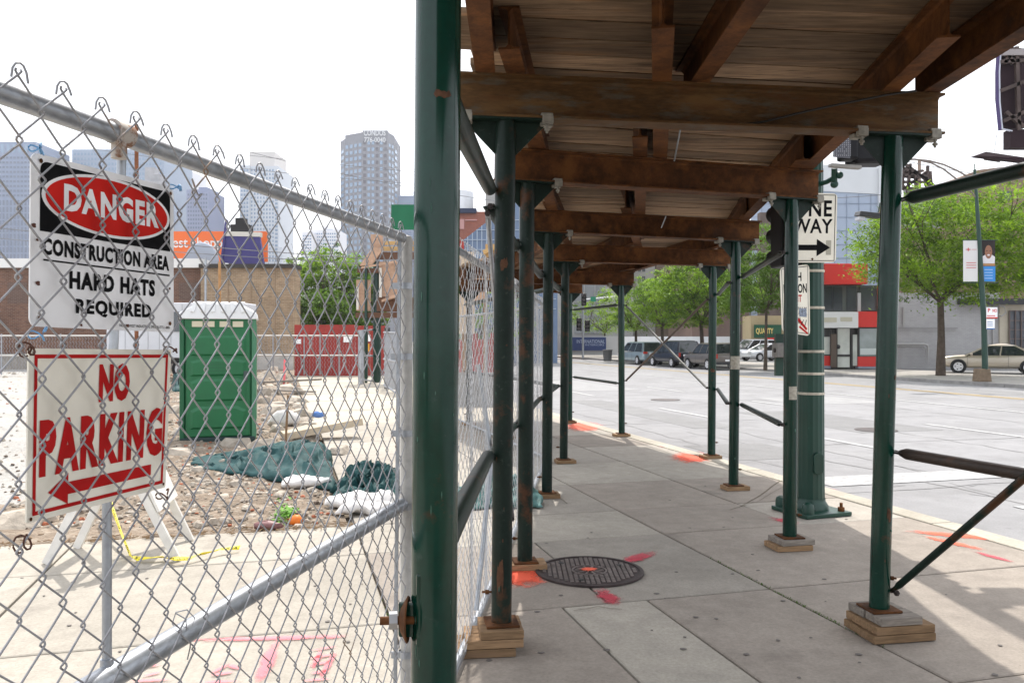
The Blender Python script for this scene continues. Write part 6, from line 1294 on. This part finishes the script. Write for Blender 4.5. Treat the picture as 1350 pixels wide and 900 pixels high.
t = thing('street_lamp', 'flat dark lamp head on a mast hidden behind the nearest right column', 'street lamp', (P(1172, 0, 30).x, 30, 0)); m = MB(); m.tube([(P(1172, 0, 30).x, 30, 0), P(1172, 262, 30)], .08, 10); m.build('pole', LG, t); m = MB(); m.tube([P(1172, 264, 30), P(1160, 268, 30), P(1158, 280, 30)], .025, 8); m.build('arm', LG, t)
m = MB(); m.prism([P(1133, 284, 29.8), P(1163, 288, 29.8), P(1163, 281, 29.8), P(1135, 278, 29.8)], (0, .5, .04)); m.build('lamp_head', BLACK, t, bevel=.02); m = MB(); m.prism([P(1133, 289, 29.9), P(1140, 290, 29.9), P(1141, 286, 29.9), P(1133, 285, 29.9)], (0, .4, 0)); m.build('lamp_glass', LW, t)
# elevated billboard seen from behind / edge-on, at the right edge
BD = 24.0; t = thing('billboard', 'tall maroon backed billboard with catwalk at the upper right edge', 'billboard', (P(1378, 0, BD).x, BD + 1, 0)); MR = M('billboard_maroon', (.020, .008, .012), .7, noise=[(1.5, .3)]); EDGE = M('billboard_edge', (.50, .52, .60), .5)
m = MB(); m.prism([P(1319, 171, BD), P(1352, 168, BD), P(1425, 168, BD), P(1425, 62, BD), P(1348, 64, BD), P(1317, 60, BD), P(1315, 95, BD), P(1315, 130, BD)], (0, .12, 0)); m.build('backing', MR, t)
m = MB(); m.tube([P(1317, 58, BD - .1), P(1314.5, 95, BD - .1), P(1315, 135, BD - .1), P(1318, 172, BD - .1)], .05, 6); m.build('edge_trim', M('edge_violet', (.05, .03, .12), .5), t)
m = MB(); m.tube([P(1319.5, 60, BD - .12), P(1317, 95, BD - .12), P(1317.5, 135, BD - .12), P(1321, 170, BD - .12), P(1334, 173, BD - .12)], .035, 6); m.build('edge_trim', EDGE, t)
m = MB()
for a, b in (((1319, 82), (1350, 80)), ((1319, 120), (1350, 108)), ((1322, 160), (1350, 148)), ((1340, 62), (1343, 172)), ((1320, 62), (1336, 84)), ((1336, 66), (1324, 84)), ((1326, 148), (1350, 168))): m.bar(P(*a, BD - .15), P(*b, BD - .15), .10, .10, up=(0, 1, 0))
m.build('brace', FRM_, t)
m = MB(); px_box(m, 1320, 1350, 66, 74, BD - .15, .08); m.build('soffit', M('soffit_pale', (.30, .27, .27), .6), t)
m = MB(); px_box(m, 1328, 1356, 172, 196, BD, .15, .2); m.build('lower_box', MR, t)
m = MB(); m.prism([P(1286, 205, BD - .6), P(1360, 214, BD - 1.2), P(1360, 209, BD - 1.2), P(1300, 200, BD - .6)], (0, .3, .01)); m.build('catwalk', MR, t)
m = MB(); m.tube([P(1314, 178, BD), P(1311, 200, BD)], .008, 5); m.tube([P(1298, 209, BD - .5), P(1318, 212, BD - .5)], .05, 8); m.build('hanger', DARK, t)
m = MB(); m.tube([(P(1405, 0, BD).x, BD + .5, 0), P(1405, 100, BD + .5)], .28, 16); m.build('mast', DARK, t)
# overhead wires
def wire(a, b, d0, d1, sag, label):
    A_ = P(*a, d0); B_ = P(*b, d1); m = MB(); m.tube([A_.lerp(B_, k / 14) - V(0, 0, sag * math.sin(math.pi * k / 14)) for k in range(15)], .022, 5); m.sm = 60; tag(m.build('overhead_wire', M('wire_grey', (.20, .20, .21), .6)), label, 'wire')
wire((-30, 158), (560, 228), 70, 70, .3, 'top overhead wire crossing the left sky'); wire((-30, 172), (560, 244), 70, 70, .5, 'second overhead wire crossing the left sky'); wire((250, 180), (700, 272), 66, 66, .5, 'overhead wire passing the condo tower')
wire((-30, 298), (560, 346), 40, 40, .1, 'dark wire crossing low in front of the billboards'); wire((-30, 312), (560, 352), 44, 44, .1, 'lower dark wire in front of the purple billboard')
wire((1160, 205), (1380, 240), 50, 50, .2, 'overhead wire running behind the arched street lamp'); wire((1040, 262), (1240, 247), 52, 52, .2, 'overhead wire over the pale warehouse')

# ================================================================== CARS
GL = M('car_glass', (.02, .026, .03), .06, spec=.9)
def car(label, paint, loc, rz, kind='wagon', L_=4.7, W_=1.85, H=1.75, group='cars across the road', sc_=.88, name='parked_car'):
    """local +X is forward; body lofted from cross sections"""
    t = thing(name, label, 'car', loc, rz, group); hL = L_ / 2; hw = W_ / 2; belt = H * .56; sill = .24
    if kind == 'sedan': st = [(-hL, .52, .86, .80), (-hL + .12, .33, .98, .90), (-hL + .9, sill, 1.0, .97), (-.3, sill, .95, 1.0), (.8, sill, .95, 1.0), (hL - .75, sill, .90, .97), (hL - .15, .30, .80, .88), (hL, .42, .70, .74)]
    elif kind == 'van': st = [(-hL, .48, 1.0, .88), (-hL + .1, .32, 1.10, .95), (-hL + .8, sill, 1.08, 1.0), (-.3, sill, 1.04, 1.0), (.9, sill, 1.0, 1.0), (hL - .7, sill, .90, .95), (hL - .12, .30, .74, .85), (hL, .42, .62, .72)]
    else: st = [(-hL, .50, 1.02, .90), (-hL + .1, .36, 1.12, .95), (-hL + .8, .32, 1.10, 1.0), (-.3, .32, 1.07, 1.0), (.8, .32, 1.05, 1.0), (hL - .7, .34, 1.0, .97), (hL - .12, .36, .92, .92), (hL, .48, .82, .84)]
    m = MB(); n = 12
    for x, z0, z1, k in st:
        y = hw * k; m.v += [(x, a * y, z0 + (z1 - z0) * b) for a, b in ((-.80, 0), (-.98, .10), (-1.0, .40), (-.985, .70), (-.93, .93), (-.80, 1.0), (.80, 1.0), (.93, .93), (.985, .70), (1.0, .40), (.98, .10), (.80, 0))]
    m.f = [(i * n + j, i * n + (j + 1) % n, (i + 1) * n + (j + 1) % n, (i + 1) * n + j) for i in range(len(st) - 1) for j in range(n)] + [tuple(range(n)), tuple((len(st) - 1) * n + j for j in range(n))]
    b = m.build('body', paint, t, world=False, smooth=50); sb = b.modifiers.new('sub', 'SUBSURF'); sb.levels = sb.render_levels = 2
    # cabin: bottom outline at the belt, roof outline above
    if kind == 'sedan': x0, x1, r0, r1 = -hL + .55, hL - 1.10, -hL + 1.45, hL - 2.15; bz = .90
    elif kind == 'van': x0, x1, r0, r1 = -hL + .06, hL - .85, -hL + .42, hL - 1.75; bz = 1.02
    else: x0, x1, r0, r1 = -hL + .06, hL - 1.25, -hL + .38, hL - 1.95; bz = 1.04
    yb, yt = hw * .93, hw * .74
    def ring(xa, xb, y, z, c=.12): return [(xa, -y + c, z), (xa + c, -y, z), (xb - c, -y, z), (xb, -y + c * 1.5, z), (xb, y - c * 1.5, z), (xb - c, y, z), (xa + c, y, z), (xa, y - c, z)]
    rings = [ring(x0, x1, yb, bz), ring(r0, r1, yt, H - .06), ring(r0 + (.40 if kind == 'sedan' else .14), r1 - (.45 if kind == 'sedan' else .22), yt - .10, H + (.03 if kind == 'sedan' else 0))]
    m = MB(); m.v = [p for r_ in rings[:2] for p in r_]; m.f = [(i, (i + 1) % 8, (i + 1) % 8 + 8, i + 8) for i in range(8)] + [tuple(range(8, 16))]; m.build('glass', GL, t, world=False)
    m = MB(); m.v = [(x + (.0), y * 1.012, z + .006) for r_ in rings[1:] for (x, y, z) in r_]; m.v += [(x, y, z - .035) for x, y, z in [(q[0], q[1], q[2]) for q in m.v[:8]]]; m.f = [tuple(range(8, 16))] + [(i, (i + 1) % 8, (i + 1) % 8 + 8, i + 8) for i in range(8)] + [(i, (i + 1) % 8, (i + 1) % 8 + 16, i + 16) for i in range(8)]; rf_ = m.build('roof', paint, t, world=False, smooth=50)
    m = MB()
    for s_ in (-1, 1):
        for fx in ((0, 0), (.36, .34), (.66, .66), (1, 1)) if kind != 'sedan' else ((0, 0), (.50, .50), (1, 1)):
            bx_ = x0 + (x1 - x0) * fx[0]; rx_ = r0 + (r1 - r0) * fx[1]
            if fx[0] == 0: bx_ += .10; rx_ += .05
            if fx[0] == 1: bx_ -= .08; rx_ -= .06
            m.bar((bx_, s_ * (yb + .004), bz - .02), (rx_, s_ * (yt + .004), H - .05), .07 if fx[0] in (0, 1) else .055, .02, up=(0, s_, .25))
        if kind != 'sedan': m.bar((x0 + .05, s_ * (yb - .09), bz), (r0 + .03, s_ * (yt - .08), H - .05), .10, .03, up=(-1, 0, .2))
    m.build('pillar', paint, t, world=False)
    wr = .33 if kind == 'sedan' else .35
    for sx, ax_ in ((hL - .88, 1), (-hL + .95, -1)):
        for s_ in (-1, 1):
            m = MB(); m.tube([(sx, s_ * (hw - .10), wr + .01), (sx, s_ * (hw + .006), wr + .01)], wr + .035, 24); m.build('wheel_arch', BLACK, t, world=False)
            wheel_at(t, (sx, s_ * (hw - .09), wr), wr, .22, world=False)
    m = MB(); z = st[0][2]
    if kind == 'van': [m.box((-hL + .03, s_ * (hw * .72), .93), (.06, .34, .17)) for s_ in (-1, 1)]
    elif kind == 'sedan': [m.box((-hL + .06, s_ * (hw * .66), .80), (.10, .36, .15)) for s_ in (-1, 1)]
    else: [m.box((-hL + .03, s_ * (hw * .82), .88), (.06, .14, .28)) for s_ in (-1, 1)]
    m.build('taillight', M('tail_red', (.45, .03, .015), .2, emit=None), t, world=False, bevel=.01)
    m = MB(); [m.box((hL - .06, s_ * (hw * .66), st[-1][2] + .04), (.12, .36, .13)) for s_ in (-1, 1)]; m.build('headlight', M('head_clear', (.65, .67, .70), .1), t, world=False, bevel=.02)
    m = MB(); m.box((-hL - .01, 0, .62), (.02, .34, .12)); m.build('number_plate', SWHITE, t, world=False)
    m = MB(); m.box((-hL + .02, 0, .45), (.16, W_ * .86, .14)); m.box((hL - .03, 0, .42), (.16, W_ * .78, .14)); m.each('bumper', paint if kind != 'suv' else M('bumper_dark', (.05, .05, .055), .6), t, world=False, bevel=.03)
    m = MB(); [m.box((.95, s_ * (hw + .06), bz + .05), (.12, .16, .11)) for s_ in (-1, 1)]; m.build('mirror', paint, t, world=False, bevel=.02)
    m = MB(); [m.box((x, s_ * (hw * 1.0 + .004), .95 * bz), (.14, .02, .025)) for s_ in (-1, 1) for x in ((-.15, .75) if kind != 'sedan' else (-.25, .75))]; m.build('door_handle', paint, t, world=False)
    m = MB()
    for s_ in (-1, 1):
        for x in ((-.62, .28, 1.12)): m.box((x, s_ * (hw + .001), .62), (.010, .006, .56))
    m.build('door_seam', BLACK, t, world=False)
    t.scale = (sc_,) * 3
    return t
def paint(n_, c, mt=.35): return M(n_, c, .28, mt, coat=.6)
away = math.atan2(RD.y, RD.x)
def kc(px, n_=23.6): Y = n_ / (RN.x * (px - 675) / F + RN.y); return V((px - 675) / F * Y, Y, -.12)
car('pale blue minivan parked first at the far left of the kerb row', paint('paint_sky', (.30, .38, .42)), kc(844), away, 'van', 5.1, 1.95, 1.75)
car('dark blue sport wagon parked between the minivan and the grey wagon', paint('paint_navy', (.016, .020, .034)), kc(889), away, 'suv', 4.9, 1.95, 1.85)
car('grey boxy wagon parked at the near end of the kerb row', paint('paint_taupe', (.17, .15, .135)), kc(936), away, 'suv', 4.5, 1.82, 1.72)
car('beige sedan parked sideways on the far pavement by the lamp post', paint('paint_beige', (.46, .40, .32)), V(P(1312, 0, 38.6).x + .3, 39.3, 0), R(180 - 28), 'sedan', 4.8, 1.82, 1.43, sc_=.95)
WPn = paint('paint_white', (.68, .70, .73), .0)
car('white van nose towards the road in the parking lot under the thin tree', WPn, V(P(1003, 0, 66).x, 68, 0), R(205), 'van', 4.8, 1.9, 1.8)
car('white sedan in front of the white van in the parking lot', WPn, V(P(1018, 0, 60).x, 61.5, 0), R(205), 'sedan', 4.6, 1.8, 1.45)
car('dark wagon behind the white van in the parking lot', paint('paint_dark', (.03, .032, .04)), V(P(975, 0, 75).x, 76, 0), R(200), 'suv', 4.6, 1.8, 1.8)

# ================================================================== HAZE
hz = MB(); hz.bb(-950, 950, -320, 1050, -1.5, 150)
hme = bpy.data.materials.new('haze'); hme.use_nodes = True; hn = hme.node_tree; hn.nodes.clear(); ho = hn.nodes.new('ShaderNodeOutputMaterial'); hv = hn.nodes.new('ShaderNodeVolumePrincipled')
hv.inputs['Color'].default_value = (.93, .96, 1, 1); hv.inputs['Density'].default_value = .0003; hv.inputs['Anisotropy'].default_value = .3; hn.links.new(hv.outputs[0], ho.inputs['Volume'])
tag(hz.build('haze', hme), kind='stuff')
